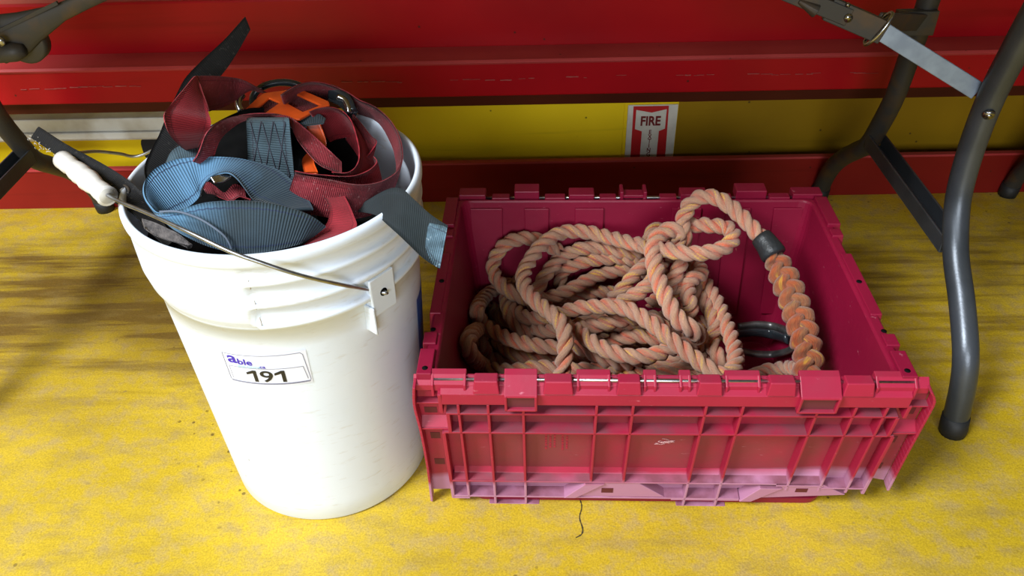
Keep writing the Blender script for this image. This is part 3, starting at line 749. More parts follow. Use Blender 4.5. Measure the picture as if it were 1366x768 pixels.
# --- black straps
A = P3(idt, [(327, 22, .86), (300, 52, .85), (270, 80, .84), (248, 103, .83), (236, 125, .82), (222, 155, .80), (212, 180, .785), (200, 203, .765), (192, 228, .745), (200, 260, .72)])
B_ = P3(idt, [(334, 39, .86), (318, 68, .85), (302, 92, .84), (286, 112, .835), (268, 140, .82), (252, 170, .80), (243, 188, .79), (226, 212, .77), (218, 240, .75), (225, 270, .72)])
tag(web('webbing_strap', M_blackweb, [(A, B_)], th=.0024, origin=HC+Vector((-.08, .05, 0)), n=80), 'black strap with free end pointing up behind the red webbing', 'strap')
A = P3(idt, [(52, 169, .79), (88, 192, .775), (133, 216, .755), (168, 238, .735), (188, 256, .72), (208, 285, .70), (235, 320, .66)])
B_ = P3(idt, [(42, 184, .785), (77, 208, .77), (111, 236, .745), (142, 263, .715), (177, 285, .69), (195, 305, .67), (222, 330, .645)])
s2 = tag(web('webbing_strap', M_blackweb, [(A, B_)], th=.0026, origin=HC+Vector((-.13, -.02, 0)), n=80), 'black strap with grommet sticking out left of the pail beside the white grip', 'strap')
O2 = HC+Vector((-.13, -.02, 0)); gc = at(166, 256, Y=.722)-O2
tv = (at(188, 270, Y=.705)-at(140, 238, Y=.745)).normalized(); wv_ = (at(150, 262, Y=.718)-at(170, 238, Y=.735)).normalized(); nn = tv.cross(wv_).normalized()
if nn.y > 0: nn = -nn
b = MB(); b.tube([gc+nn*.0022+tv*.0085*math.cos(k*PI/12)+wv_*.0055*math.sin(k*PI/12) for k in range(25)], .0016, 8)
b.build('grommet', M_tubedull, s2)
b = MB(); b.tube([gc+nn*.001-tv*.004, gc+nn*.0026, gc+nn*.001+tv*.004], [.0015, .0034, .0015], 8); b.build('stud', simple('grey_stud', (.3, .29, .28), .6), s2)
# lint along its lower edge
random.seed(11); b = MB(); E_ = spline([p-O2 for p in B_], n=60)
for i in range(170):
    k = int(abs(random.gauss(0, 9))) if random.random() < .35 else int(16+random.gauss(0, 2.5))
    p = E_[min(40, max(0, k))]+Vector((random.gauss(0, .0022), random.gauss(0, .002), random.gauss(0, .0022)))
    d = Vector((random.gauss(0, 1), random.gauss(0, 1), random.gauss(0, 1))).normalized()*random.uniform(.001, .004)
    b.tube([p, p+d*.5+Vector((0, 0, .0005)), p+d], [.0003, .0003, .0001], 4)
o = b.build('lint', M_lint, s2); o['kind'] = 'stuff'
# --- felt pad near the front left
A = P3(c5, [(42, 512, .645), (120, 530, .638), (200, 565, .633), (270, 600, .628), (345, 672, .622)]); B_ = P3(c5, [(60, 560, .632), (110, 598, .628), (180, 630, .625), (250, 650, .622), (320, 676, .619)])
tag(web('felt_pad', M_felt, [(A, B_)], th=.006, origin=HC+Vector((-.07, -.12, -.01)), n=30), 'grey felt pad tucked inside the front left rim of the pail', 'pad')
# --- dark webbing packed lower in the pail
random.seed(5)
core = thing('black_harness', 'black webbing packed into the pail underneath the red and blue straps', 'harness', (BX, BY, .30))
for k in range(16):
    a = random.uniform(0, 2*PI); r_ = random.uniform(.03, .098); pts = []
    zz = random.uniform(.27, .365)
    for i in range(9):
        aa = a+i*.62; rr = min(.112, r_+.02*math.sin(i*1.3+k)); pts.append(Vector((rr*math.cos(aa), rr*math.sin(aa), zz-.30+.018*math.sin(i*1.7+k))))
    A = pts; B_ = [p+Vector((random.uniform(-.008, .008), random.uniform(-.008, .008), -.042)) for p in pts]
    web('webbing_loop', M_blackplain if k % 4 else M_redweb2, [(A, B_)], core, n=50, m=3)
for (a_, b__) in (([(268, 205, .80), (320, 172, .82), (380, 160, .835), (440, 165, .84), (480, 190, .83)], [(262, 262, .765), (320, 238, .775), (380, 228, .785), (440, 228, .79), (500, 240, .79)]),
                  ([(245, 200, .76), (272, 160, .785), (320, 135, .80), (348, 132, .81)], [(285, 255, .72), (310, 235, .735), (335, 225, .74), (350, 220, .745)]),
                  ([(395, 200, .80), (430, 215, .795), (470, 240, .78), (505, 262, .76), (520, 285, .74)], [(392, 280, .745), (420, 290, .735), (450, 300, .72), (480, 305, .71), (500, 305, .70)]),
                  ([(200, 245, .72), (240, 250, .725), (300, 255, .73), (360, 262, .73), (420, 275, .72)], [(190, 305, .66), (240, 325, .645), (300, 335, .64), (360, 335, .64), (420, 325, .65)])):
    CO_ = Vector((BX, BY, .30))
    A = [at(x, y, Y=Y)-CO_+Vector((0, .004, -.012)) for x, y, Y in a_]; B_ = [at(x, y, Y=Y)-CO_+Vector((0, .004, -.012)) for x, y, Y in b__]
    web('webbing_fold', M_blackplain, [(A, B_)], core, n=40, m=8, bulge=.05)
# tightly packed bottom mass: folded black webbing layers
for k in range(5):
    A = [Vector((.105*math.cos(t), .105*math.sin(t), -.03-.012*k)) for t in np.linspace(k, k+PI*.95, 8)]
    B_ = [Vector((.105*math.cos(-t+2*k), .105*math.sin(-t+2*k), -.025-.012*k)) for t in np.linspace(k, k+PI*.95, 8)]
    web('webbing_fold', M_blackplain, [(A, B_)], core, n=30, m=5)

# ------------------------------------------------------------------ crate
CX, CY, CR = .1468, .8006, -.0276
tote = thing('storage_tote', 'magenta plastic storage tote with its ribbed lid flap folded down in front', 'crate', (CX, CY, 0), CR)
def rrect(hu, hv, r, z, seg=5):
    out = []
    for cx, cy, a0 in ((hu-r, hv-r, 0), (-hu+r, hv-r, 90), (-hu+r, -hv+r, 180), (hu-r, -hv+r, 270)):
        for k in range(seg+1):
            a = math.radians(a0+90*k/seg); out.append((cx+r*math.cos(a), cy+r*math.sin(a), z))
    return out
def loft(mb, loops, cap0=True, cap1=True, sm=False):
    k = len(loops[0]); vs = [p for l in loops for p in l]; fs = []
    for i in range(len(loops)-1):
        for j in range(k): fs.append((i*k+j, i*k+(j+1) % k, (i+1)*k+(j+1) % k, (i+1)*k+j))
    if cap0: fs.append(tuple(range(k))[::-1])
    if cap1: fs.append(tuple(range((len(loops)-1)*k, len(loops)*k)))
    mb.add(vs, fs, sm=sm)
b = MB()
H = .2351
loft(b, [rrect(.216, .1520, .02, 0), rrect(.218, .1535, .02, .011), rrect(.216, .1500, .02, .0125), rrect(.214, .140, .02, .013), rrect(.2375, .1685, .02, .200), rrect(.240, .172, .018, .205), rrect(.251, .1755, .016, .206),
         rrect(.2525, .1765, .016, .2325), rrect(.2505, .1755, .016, H), rrect(.2400, .1735, .014, H), rrect(.2380, .172, .014, .2325), rrect(.2345, .1675, .02, .20),
         rrect(.2115, .1385, .022, .007)], True, True)
# end rims: stepped interlocking lugs
def lug(v0, v1, u0, u1, sgn, h=.0045, drop=.028):
    lo, hi = sorted((sgn*u0, sgn*u1)); b.box((lo, v0, H-drop), (hi, v1, H+h), taper=.0015)
for sgn in (1, -1):
    lug(.105, .176, .2420, .2615, sgn); lug(.080, .099, .2415, .2585, sgn, .003)
    lug(-.076, .046, .2415, .2575, sgn, .0015); lug(-.130, -.108, .2415, .2590, sgn, .003)
    lug(-.180, -.137, .2410, .2600, sgn, .0045)
    # stiffening webs under the rim
    for v in (-.155, -.12, -.05, 0, .05, .09, .14):
        lo, hi = sorted((sgn*.238, sgn*.2525)); b.box((lo, v-.0015, .165), (hi, v+.0015, .207))
# shallow reinforcing panels on the inner back wall
for u, wd in ((-.205, .045), (-.135, .034), (-.062, .040), (.072, .040), (.142, .034), (.210, .04)):
    b.prism([(u-wd/2, .225), (u+wd/2, .225), (u+wd/2*.9, .06), (u-wd/2*.9, .06)], 0, .004, lambda p: (p[0], .1715-(.235-p[1])*.16-p[2]+.0015, p[1]))
# hinge knuckles that belong to the body
KB = [(-.199, -.1706), (-.1255, -.0937), (-.0497, -.0234), (.033, .0596), (.1048, .1345), (.1818, .2136)]
KL = [(-.243, -.206), (-.0904, -.0553), (-.0211, -.0078), (.0157, .0277), (.063, .099), (.216, .258)]
KX = [(-.166, -.1314), (.139, .1806)]
for a, c in KB: b.box((a, .174, .218), (c, .190, .2375), taper=.002)
body = b.build('tote_body', M_tote, tote, bevel=.0016)
for a, c in KB:
    kb = MB(); kb.box((a, -.1915, .222), (c, -.1740, .2392), taper=.002); kb.build('hinge_knuckle', M_rib, tote, bevel=.0012)
# small holes in the end rims
for sgn in (1, -1):
    for u, v in ((.2480, -.014), (.2490, -.102), (.2500, -.170)):
        b = MB(); b.tube([(sgn*u, v, H-.002), (sgn*u, v, H+(.0021 if v == -.014 else .0048 if v == -.170 else .0003))], .0032, 12)
        b.build('rim_hole', M_blackplain, tote)
for v in (-.1800, .1835):
    b = MB(); b.tube([(-.243, v, .2330), (.256, v, .2330)], .0021, 10); b.build('hinge_rod', M_rod, tote)
# front lid flap. local (u, s, n): s down the flap, n outward
dwn = Vector((0, .1454, -.9894)); nrm = Vector((0, -.9894, -.1454)); org = Vector((0, -.1780, .2345))
def FM(p): return tuple(org+Vector((p[0], 0, 0))+dwn*p[1]+nrm*p[2])
def sz(z): return (.2345-z)/.9894
ND = .0145   # rib depth
plate_b = MB(); rib_b = MB(); PKS = []
NB = -.0035
# back plate, right/left end panels, bottom outline
outl = [(-.262, sz(.232)), (.270, sz(.232)), (.278, sz(.212)), (.282, sz(.042)), (.268, sz(.046)), (.2565, sz(.034)), (.205, sz(.030)), (.11, sz(.020)), (.104, sz(.020)), (.098, sz(.000)), (.038, sz(.000)),
        (.030, sz(.018)), (-.118, sz(.020)), (-.128, sz(.000)), (-.192, sz(.000)), (-.202, sz(.014)), (-.262, sz(.010)), (-.264, sz(.03)), (-.263, sz(.15))]
plate_b.prism(outl[::-1], NB, 0, FM)
def vr(u, z0, z1, w_=.0030, nd=ND): rib_b.box((u-w_/2, sz(z0), -.001), (u+w_/2, sz(z1), nd), FM)
def hr(u0, u1, z, w_=.0030, nd=ND): rib_b.box((u0, sz(z)-w_/2, -.001), (u1, sz(z)+w_/2, nd), FM)
for u in (-.184, -.1465): vr(u, .205, .001)
for u in (.0465, .085): vr(u, .205, .001)
vr(-.216, .205, .016); vr(-.0685, .205, .054); vr(-.030, .205, .054)
vr(.1635, .205, .040); vr(.202, .205, .040); vr(.2342, .205, .036)
vr(-.2345, .222, .190, .004); vr(-.228, .190, .153, .004); vr(-.2355, .153, .014, .004)
vr(.2560, .208, .187, .004); vr(.2495, .187, .152, .004); vr(.2550, .152, .034, .004)
# long horizontal ribs
hr(-.228, .2495, .1885); hr(-.235, .2555, .1535); hr(-.236, .112, .0190); hr(-.236, .150, .0535, .003); hr(.150, .205, .0500, .003); hr(.2, .2555, .0455)
hr(.030, .112, .0165); hr(-.192, -.130, .0012, .0025); hr(.038, .098, .0012, .0025); hr(-.236, -.215, .0150, .003)
# sloping shelf strip above the bottom zone
rib_b.prism([(sz(.066), -.001), (sz(.055), -.001), (sz(.0545), ND), (sz(.0575), ND*.3)], -.232, .205, lambda p: FM((p[2], p[0], p[1])))
# thick top lip: sloping shelf from the hinge to z .208
rib_b.prism([(sz(.2345)+.001, -.003), (sz(.222), ND-.001), (sz(.2085), ND), (sz(.2055), ND), (sz(.2055), -.001)], -.2335, .2545, lambda p: FM((p[2], p[0], p[1])))
rib_b.prism([(sz(.235), -.004), (sz(.228), .006), (sz(.219), .006), (sz(.219), -.001)], -.262, .272, lambda p: FM((p[2], p[0], p[1])))
# end panels: curved outer lip and cross webs
for pts_, sg_ in (([(-.2615, .2325), (-.2645, .20), (-.2625, .15), (-.2625, .08), (-.2650, .004)], 1), ([(.272, .2300), (.2800, .215), (.2815, .19), (.2825, .12), (.2845, .041)], -1)):
    P = [FM((u, sz(z), .0)) for u, z in pts_]
    sp_ = spline(P, n=24)
    for i in range(23):
        p, q_ = sp_[i], sp_[i+1]; e = Vector((.0030*sg_, 0, 0)); wdt = ND*.95
        vs = [p, p+e, q_+e, q_, p+nrm*wdt, p+e+nrm*wdt, q_+e+nrm*wdt, q_+nrm*wdt]
        rib_b.add(vs, [(0, 1, 2, 3), (7, 6, 5, 4), (0, 4, 5, 1), (1, 5, 6, 2), (2, 6, 7, 3), (3, 7, 4, 0)], sm=False)
hr(-.262, -.230, .1565, .003, ND*.8); hr(.2540, .2815, .155, .003, ND*.8)
hr(-.262, -.234, .200, .0025, ND*.6); hr(.2560, .280, .200, .0025, ND*.6)
rib_b.prism([(sz(.1565), -.001), (sz(.168), -.001), (sz(.1565), ND*.8)], -.262, -.230, lambda p: FM((p[2], p[0], p[1])))
rib_b.prism([(sz(.155), -.001), (sz(.166), -.001), (sz(.155), ND*.8)], .2545, .2815, lambda p: FM((p[2], p[0], p[1])))
for a, c in KX:
    pk = MB(); pk.prism([(a+.003, sz(.2235)), (c-.003, sz(.2235)), (c-.003, sz(.2035)), (a+.003, sz(.2035))], ND-.0005, ND+.0008, FM); PKS.append(pk)
# triangular folded strips and raised trapezoid on the lower edge
rib_b.prism([(-.100, sz(.020)), (-.086, sz(.020)), (-.052, sz(.052)), (-.075, sz(.052))][::-1], -.001, ND*1.12, FM)
rib_b.prism([(-.086, sz(.0205)), (.022, sz(.0205)), (-.012, sz(.0515)), (-.052, sz(.0515))][::-1], -.001, ND*.93, FM)
rib_b.prism([(.112, sz(.0165)), (.126, sz(.0165)), (.158, sz(.047)), (.132, sz(.047))][::-1], -.001, ND*1.12, FM)
rib_b.prism([(.126, sz(.0205)), (.236, sz(.030)), (.205, sz(.052)), (.160, sz(.0505))][::-1], -.001, ND*.93, FM)
# latch boxes (open fronts) at top
lats = []
for a, c in KX:
    lat = MB()
    lat.prism([(sz(.2385), -.009), (sz(.2375), -.001), (sz(.2270), ND+.004), (sz(.2240), ND+.005), (sz(.2235), ND-.002), (sz(.2265), -.001), (sz(.234), -.009)], a, c, lambda p: FM((p[2], p[0], p[1])))
    for u in (a, c-.003): lat.prism([(sz(.2375), -.003), (sz(.226), ND+.005), (sz(.2005), ND+.005), (sz(.2005), -.001), (sz(.235), -.003)], u, u+.003, lambda p: FM((p[2], p[0], p[1])))
    lat.prism([(sz(.2035), -.001), (sz(.2005), -.001), (sz(.2005), ND+.005), (sz(.2035), ND+.005)], a, c, lambda p: FM((p[2], p[0], p[1])))
    lats.append(lat)
fl = thing('lid_flap', '', None); fl.parent = tote
del fl['label']
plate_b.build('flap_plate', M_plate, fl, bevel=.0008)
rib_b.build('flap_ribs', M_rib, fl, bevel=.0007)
M_recess_shade = simple('recess_shade_magenta', (.13, .018, .028), .7)  # shade inside the latch opening, painted as a flat dark patch
for pk in PKS: pk.build('latch_shade_patch', M_recess_shade, fl)
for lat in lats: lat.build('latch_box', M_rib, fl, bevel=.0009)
for a, c in KL:
    b = MB()
    b.prism([(sz(.2378), -.009), (sz(.2378), -.001), (sz(.231), .0075), (sz(.2215), .0085), (sz(.2215), .0), (sz(.230), -.009)], a, c, lambda p: FM((p[2], p[0], p[1])))
    for u in (a, c-.003): b.prism([(sz(.2385), -.002), (sz(.232), .0095), (sz(.2150), .0110), (sz(.2150), .002)], u, u+.003, lambda p: FM((p[2], p[0], p[1])))
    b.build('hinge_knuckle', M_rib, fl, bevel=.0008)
# square pockets, their inner shade painted as flat dark patches, and moulded marks
M_pocket_shade = simple('pocket_shade_magenta', (.10, .008, .018), .6)
for u, z, wd, hh in ((-.249, .177, .014, .010), (-.2485, .128, .011, .012), (-.2485, .074, .012, .012), (.2660, .182, .014, .012), (.2650, .128, .010, .012), (.2640, .074, .012, .012), (-.048, .035, .014, .010), (.182, .040, .014, .008)):
    n1 = ND*.93+.0004 if abs(u) in (.048, .182) else .0004
    b = MB()
    b.prism([(u-wd/2, sz(z)-hh/2), (u+wd/2, sz(z)-hh/2), (u+wd/2, sz(z)+hh/2), (u-wd/2, sz(z)+hh/2)][::-1], n1-.001, n1, FM)
    b.build('pocket_shade_patch', M_pocket_shade, fl)
random.seed(2); b = MB()
for cu, rows in ((-.122, 3), (-.103, 2)):
    for r_ in range(rows):
        z = .148
        while z > .105:
            l = random.uniform(.0015, .005); b.box((cu+r_*.005-.0011, sz(z), 0), (cu+r_*.005+.0011, sz(z-l), .0005), FM); z -= l+random.uniform(.0008, .0022)
b.build('moulded_marks', M_rib, fl)
# white scratches on the middle panel
random.seed(9); b = MB()
for i in range(16):
    u, z = .012+random.gauss(0, .007), .118+random.gauss(0, .004); a = random.uniform(-.5, .5); l = random.uniform(.003, .010)
    b.tube([FM((u, sz(z), .0004)), FM((u+l*.5*math.cos(a), sz(z+l*.5*math.sin(a)+.001), .0005)), FM((u+l*math.cos(a), sz(z+l*math.sin(a)), .0004))], .00035, 4)
b.build('scratches', simple('pale_scratch', (.72, .42, .42), .8), fl)
# rear lid flap hanging behind, with its knuckles
b = MB()
def BMp(p): return (p[0], .1865-.1454*p[1]*.55+p[2], .2345-p[1])
b.prism([(-.262, .004), (.262, .004), (.262, .215), (.10, .225), (-.12, .222), (-.262, .205)], .002, .005, BMp)
for u in (-.236, -.216, -.184, -.1465, -.0685, -.030, .0465, .085, .1635, .202, .2342, .255): b.box((u-.0015, .03, .004), (u+.0015, .2, .014), BMp)
for z in (.03, .046, .08, .18): b.box((-.236, z-.0015, .004), (.2555, z+.0015, .014), BMp)
for a, c in [(-.243, -.206), (-.0904, -.0553), (.063, .099), (.216, .256)]: b.box((a, -.006, -.008), (c, .012, .012), BMp)
for a, c in [(-.166, -.1314), (.139, .1806)]:
    b.box((a, -.010, -.006), (c, .004, .016), BMp); b.box((a, .004, -.009), (c, .016, .004), BMp)
for a in (-.020, .012): b.box((a, -.010, -.008), (a+.005, .012, .014), BMp)
b.box((-.016, -.004, -.006), (.013, .0015, .010), BMp); b.box((-.012, .004, -.008), (.009, .013, .004), BMp)
ff = thing('lid_flap', '', None); ff.parent = tote; del ff['label']
b.build('flap_plate', M_tote, ff, bevel=.0012)

# ------------------------------------------------------------------ rope
def rope_geo(mb, path, R=.0106, lay=.052, step=.0026, n=9, phase=0, fuzz=0, ends=True, strands=3, roff=.49, rs=.53):
    P = spline(path, step=step); fr = frames(P); Ls = [0]
    for i in range(1, len(P)): Ls.append(Ls[-1]+(P[i]-P[i-1]).length)
    for k in range(strands):
        pts = []; vs = []
        for i, p in enumerate(P):
            t, a, c = fr[i]; th = 2*PI*(k/strands)+phase+2*PI*Ls[i]/lay
            wob = 1+.10*noise.noise(Vector((Ls[i]*40, k*7.3+phase, 0)))
            ctr = p+(a*math.cos(th)+c*math.sin(th))*R*roff*wob; pts.append(ctr)
        fs = []; us = []
        for i, p in enumerate(pts):
            t, a, c = fr[i]; rr = R*rs*(1+.10*noise.noise(p*160))
            if ends and (i < 3 or i > len(pts)-4): rr *= (min(i, len(pts)-1-i)+1)/4
            for j in range(n):
                q_ = 2*PI*j/n; vs.append(p+(a*math.cos(q_)+c*math.sin(q_))*rr*(1+.12*noise.noise((p+(a*math.cos(q_)+c*math.sin(q_))*.004)*300)))
        for i in range(len(pts)-1):
            for j in range(n):
                j2 = (j+1) % n; fs.append((i*n+j, i*n+j2, (i+1)*n+j2, (i+1)*n+j))
                u0_, u1_ = j/n, (j+1)/n
                thm = ((2*PI*(k/strands)+phase+2*PI*Ls[i]/lay)/(2*PI)) % 1
                sh = .5-thm; u0_ = (u0_+sh) % 1; u1_ = u0_+1/n; kk = (k+int(phase*3) % 5)*2; u0_ += kk; u1_ += kk
                us.append([(u0_, Ls[i]), (u1_, Ls[i]), (u1_, Ls[i+1]), (u0_, Ls[i+1])])
        mb.add(vs, fs, us, 0, True)
    if fuzz:
        for _ in range(int(Ls[-1]*fuzz)):
            i = random.randrange(1, len(P)-1); t, a, c = fr[i]; th = random.uniform(0, 2*PI); d = a*math.cos(th)+c*math.sin(th)
            p = P[i]+d*R*.92; dd = (d*random.uniform(.2, 1)+t*random.uniform(-1.4, 1.4)+Vector((random.gauss(0, .3),)*3)).normalized()*random.uniform(.0015, .0050)
            s_ = t.cross(dd); s_ = s_.normalized()*.00016 if s_.length > 1e-9 else a*.00016
            u_ = random.random()*9
            mb.add([p-s_, p+s_, p+dd], [(0, 1, 2)], [[(u_, Ls[i]), (u_+.01, Ls[i]), (u_, Ls[i]+.002)]])
def cc(x, y): return 600+x/2.678, 280+y/2.678
def RX(l):
    # keep every point of the rope inside the tote walls: raise it until it clears them
    out = []
    for x, y, z in l:
        for _ in range(60):
            p = at(x, y, Z=z); dx, dy = p.x-CX, p.y-CY; ca, sa = math.cos(-CR), math.sin(-CR)
            u, v = dx*ca-dy*sa, dx*sa+dy*ca
            if z > .262 or (v <= .1375+.138*min(z, .235)-.0125 and abs(u) <= .2115+.12*min(z, .235)-.013): break
            z += .004
        out.append(p)
    return out
def RP(l): return RX([(*cc(x, y), z) for x, y, z in l])
rope_root = thing('coiled_rope', 'weathered pink and orange twisted rope heaped in the magenta tote', 'rope', (CX, CY, .01))
OR = Vector((CX, CY, .01))
random.seed(21)
segs = [
 # small left loop
 RP([(400, 150, .10), (345, 122, .135), (300, 104, .15), (245, 104, .155), (195, 125, .155), (160, 175, .150), (158, 225, .145), (190, 272, .140), (235, 303, .135), (290, 332, .12), (350, 370, .10)]),
 # big top loop ending in the drop at the front
 RP([(770, 150, .205), (715, 132, .210), (640, 116, .205), (560, 96, .200), (480, 78, .200), (400, 82, .200), (335, 120, .198), (290, 175, .192), (263, 230, .188), (272, 285, .186), (315, 332, .186), (360, 366, .186), (398, 405, .184), (413, 455, .178), (411, 510, .166), (404, 560, .150), (398, 610, .125), (395, 650, .10)]),
 RP([(700, 160, .16), (620, 150, .165), (540, 135, .165), (470, 138, .165), (405, 165, .160), (360, 210, .152), (328, 255, .140), (308, 300, .125), (300, 340, .10)]),
 RP([(740, 205, .14), (690, 188, .145), (610, 172, .145), (530, 176, .145), (460, 190, .140), (405, 215, .130), (395, 245, .12), (402, 285, .11), (410, 330, .09)]),
 RP([(760, 250, .13), (700, 225, .135), (630, 215, .135), (560, 225, .135), (500, 248, .130), (440, 280, .125), (380, 306, .120), (325, 316, .115), (270, 310, .105), (230, 285, .09)]),
 RP([(640, 320, .09), (590, 300, .10), (540, 291, .10), (480, 300, .10), (420, 318, .095), (360, 345, .085), (300, 350, .08)]),
 RP([(730, 180, .165), (700, 198, .165), (665, 228, .162), (630, 268, .155), (600, 300, .145), (560, 340, .12)]),
 RP([(770, 190, .185), (740, 235, .180), (705, 272, .176), (660, 305, .170), (615, 330, .160), (570, 380, .13)]),
 # long diagonal strand
 RP([(200, 330, .11), (255, 376, .125), (300, 385, .130), (350, 383, .140), (400, 368, .150), (460, 350, .162), (530, 344, .170), (600, 346, .176), (660, 366, .178), (720, 406, .176), (780, 455, .172), (840, 502, .166), (900, 548, .160), (950, 582, .156), (985, 590, .152), (1012, 570, .148), (1022, 535, .145), (1015, 490, .142), (1000, 440, .142), (980, 390, .142), (955, 330, .144), (925, 280, .146), (895, 235, .148), (860, 200, .146), (820, 190, .13)]),
 RP([(330, 430, .10), (400, 418, .11), (450, 412, .125), (520, 414, .132), (590, 398, .138), (650, 388, .140), (720, 395, .13), (780, 430, .11)]),
 RP([(250, 400, .09), (312, 422, .115), (350, 432, .125), (400, 425, .135), (450, 428, .148), (500, 466, .154), (560, 500, .156), (640, 522, .156), (720, 520, .156), (790, 495, .156), (850, 480, .14), (900, 480, .12)]),
 # left big loops
 RP([(260, 250, .07), (200, 270, .085), (150, 290, .10), (112, 325, .108), (97, 365, .110), (115, 402, .112), (160, 436, .116), (230, 466, .122), (300, 482, .128), (370, 490, .128), (440, 486, .132), (500, 505, .126), (560, 535, .118), (640, 545, .105), (720, 520, .09)]),
 RP([(150, 330, .07), (160, 360, .075), (185, 390, .07), (230, 400, .07), (290, 410, .07)]),
 RP([(215, 260, .10), (203, 310, .115), (207, 352, .118), (228, 398, .115), (265, 432, .108), (310, 455, .09), (370, 470, .07)]),
 RP([(190, 420, .06), (130, 418, .07), (85, 435, .078), (65, 470, .080), (75, 515, .082), (115, 552, .085), (170, 572, .088), (240, 572, .094), (320, 562, .100), (400, 568, .102), (480, 572, .104), (560, 562, .104), (640, 545, .10), (700, 530, .08)]),
 RP([(170, 420, .045), (120, 440, .055), (112, 475, .06), (135, 515, .06), (190, 545, .058), (260, 560, .05)]),
 RP([(120, 400, .05), (150, 450, .062), (190, 490, .07), (240, 520, .075), (320, 530, .075), (400, 525, .07), (480, 520, .06)]),
 RP([(230, 625, .06), (320, 610, .07), (400, 612, .075), (480, 606, .078), (560, 612, .078), (640, 618, .075), (740, 615, .07), (840, 612, .065)]),
 RP([(560, 600, .085), (640, 590, .088), (720, 592, .090), (800, 575, .092), (860, 545, .095), (890, 510, .10), (900, 470, .10)]),
 RP([(620, 580, .07), (700, 565, .080), (780, 545, .088), (840, 515, .095), (880, 480, .10), (895, 430, .10)]),
 RP([(740, 610, .075), (800, 600, .08), (870, 580, .082), (930, 590, .082), (990, 610, .075), (1060, 600, .05), (1130, 575, .040), (1200, 565, .04), (1270, 570, .045)]),
 RP([(560, 470, .09), (620, 458, .105), (680, 450, .110), (740, 462, .110), (800, 470, .10)]),
 RP([(700, 330, .12), (740, 325, .125), (790, 330, .12), (830, 360, .11), (850, 400, .10)]),
 # knot: hoop, wrap, side loop and falling strand
 RX([(935, 452, .14), (925, 440, .172), (905, 426, .186), (890, 400, .200), (878, 372, .212), (872, 345, .222), (872, 328, .230), (880, 314, .236), (895, 307, .240), (908, 308, .238), (912, 318, .225), (906, 330, .20)]),
 RX([(893, 345, .18), (903, 328, .215), (909, 308, .238), (912, 290, .252), (920, 273, .268), (935, 263, .280), (952, 263, .284), (968, 271, .282), (985, 285, .276), (1000, 300, .270), (1013, 314, .263), (1024, 327, .257)]),
 RX([(855, 328, .21), (880, 331, .226), (905, 336, .234), (930, 338, .238), (955, 335, .240), (972, 326, .243), (978, 314, .246), (970, 304, .246), (950, 301, .243), (930, 300, .238), (908, 304, .225), (890, 320, .20)]),
 RX([(905, 330, .205), (908, 350, .198), (901, 368, .188), (890, 386, .176), (882, 402, .16)]),
 RX([(890, 395, .15), (905, 384, .170), (922, 372, .178), (935, 364, .172), (930, 352, .160)]),
 RX([(920, 378, .170), (918, 395, .170), (922, 410, .165), (912, 425, .15), (918, 445, .13)]),
 RX([(925, 370, .13), (930, 384, .140), (940, 402, .140), (950, 420, .138), (955, 438, .134), (950, 456, .128), (956, 473, .122), (965, 486, .116), (968, 500, .10)]),
 RX([(885, 305, .20), (872, 308, .21), (866, 318, .205), (868, 330, .19)]),
 RX([(935, 440, .10), (930, 460, .11), (938, 480, .105), (950, 500, .09)]),
]
b = MB()
for i, s_ in enumerate(segs):
    rope_geo(b, [p-OR for p in s_], R=.0106 if i != 23 else .0118, phase=i*1.9, fuzz=1100)
# filler coils resting on the tote floor
for k in range(7):
    a0 = random.uniform(0, 6.28); ru, rv = random.uniform(.10, .165), random.uniform(.045, .085); cu, cv = random.uniform(-.045, .02), random.uniform(.02, .05)
    zz = .013+.011*k
    pts = []
    for i in range(15):
        t = a0+i*.42; u, v = cu+ru*math.cos(t), cv+rv*math.sin(t)
        u = max(-.195, min(.14, u)); v = max(-.10, min(.125, v))
        ca, sa = math.cos(CR), math.sin(CR)
        pts.append(Vector((u*ca-v*sa, u*sa+v*ca, zz-.01+.004*math.sin(3*t))))
    rope_geo(b, pts, phase=k*2.3, step=.004, n=7)
b.build('twisted_rope', M_rope, rope_root)
# spliced section
b = MB(); SP = [p-OR for p in RX([(1028, 334, .253), (1038, 352, .240), (1052, 384, .222), (1063, 415, .205), (1072, 446, .190), (1078, 478, .172), (1077, 505, .155), (1073, 535, .135)])]
P = spline(SP, n=110); fr = frames(P); Ls = [0]
for i in range(1, len(P)): Ls.append(Ls[-1]+(P[i]-P[i-1]).length)
vdir = Vector((0, -.75, .66))
for k in range(3):
    vs = []; fs = []; us = []; n = 12; ph = 2*PI*k/3
    for i, p in enumerate(P):
        t = fr[i][0]; front = (vdir-t*vdir.dot(t)).normalized(); side = t.cross(front)
        gw = min(1, .72+.5*Ls[i]/.06); om = 2*PI*Ls[i]/.052+ph
        ctr = p+side*(.0088*gw*math.sin(om))+front*(.0050*math.sin(2*om)); rr = .0098*gw*(1+.12*noise.noise(p*120))
        for j in range(n):
            q_ = 2*PI*j/n; vs.append(ctr+(side*math.cos(q_)+front*math.sin(q_))*rr)
    for i in range(len(P)-1):
        for j in range(n):
            j2 = (j+1) % n; fs.append((i*n+j, i*n+j2, (i+1)*n+j2, (i+1)*n+j)); us.append([(j/n+k, Ls[i]), ((j+1)/n+k, Ls[i]), ((j+1)/n+k, Ls[i+1]), (j/n+k, Ls[i+1])])
    b.add(vs, fs, us, 0, True)
o = b.build('splice', M_splice, rope_root); o['label'] = 'thick orange brown braided splice'
tp = spline([p-OR for p in RX([(1015, 316, .262), (1024, 327, .257), (1033, 341, .250)])], n=8)
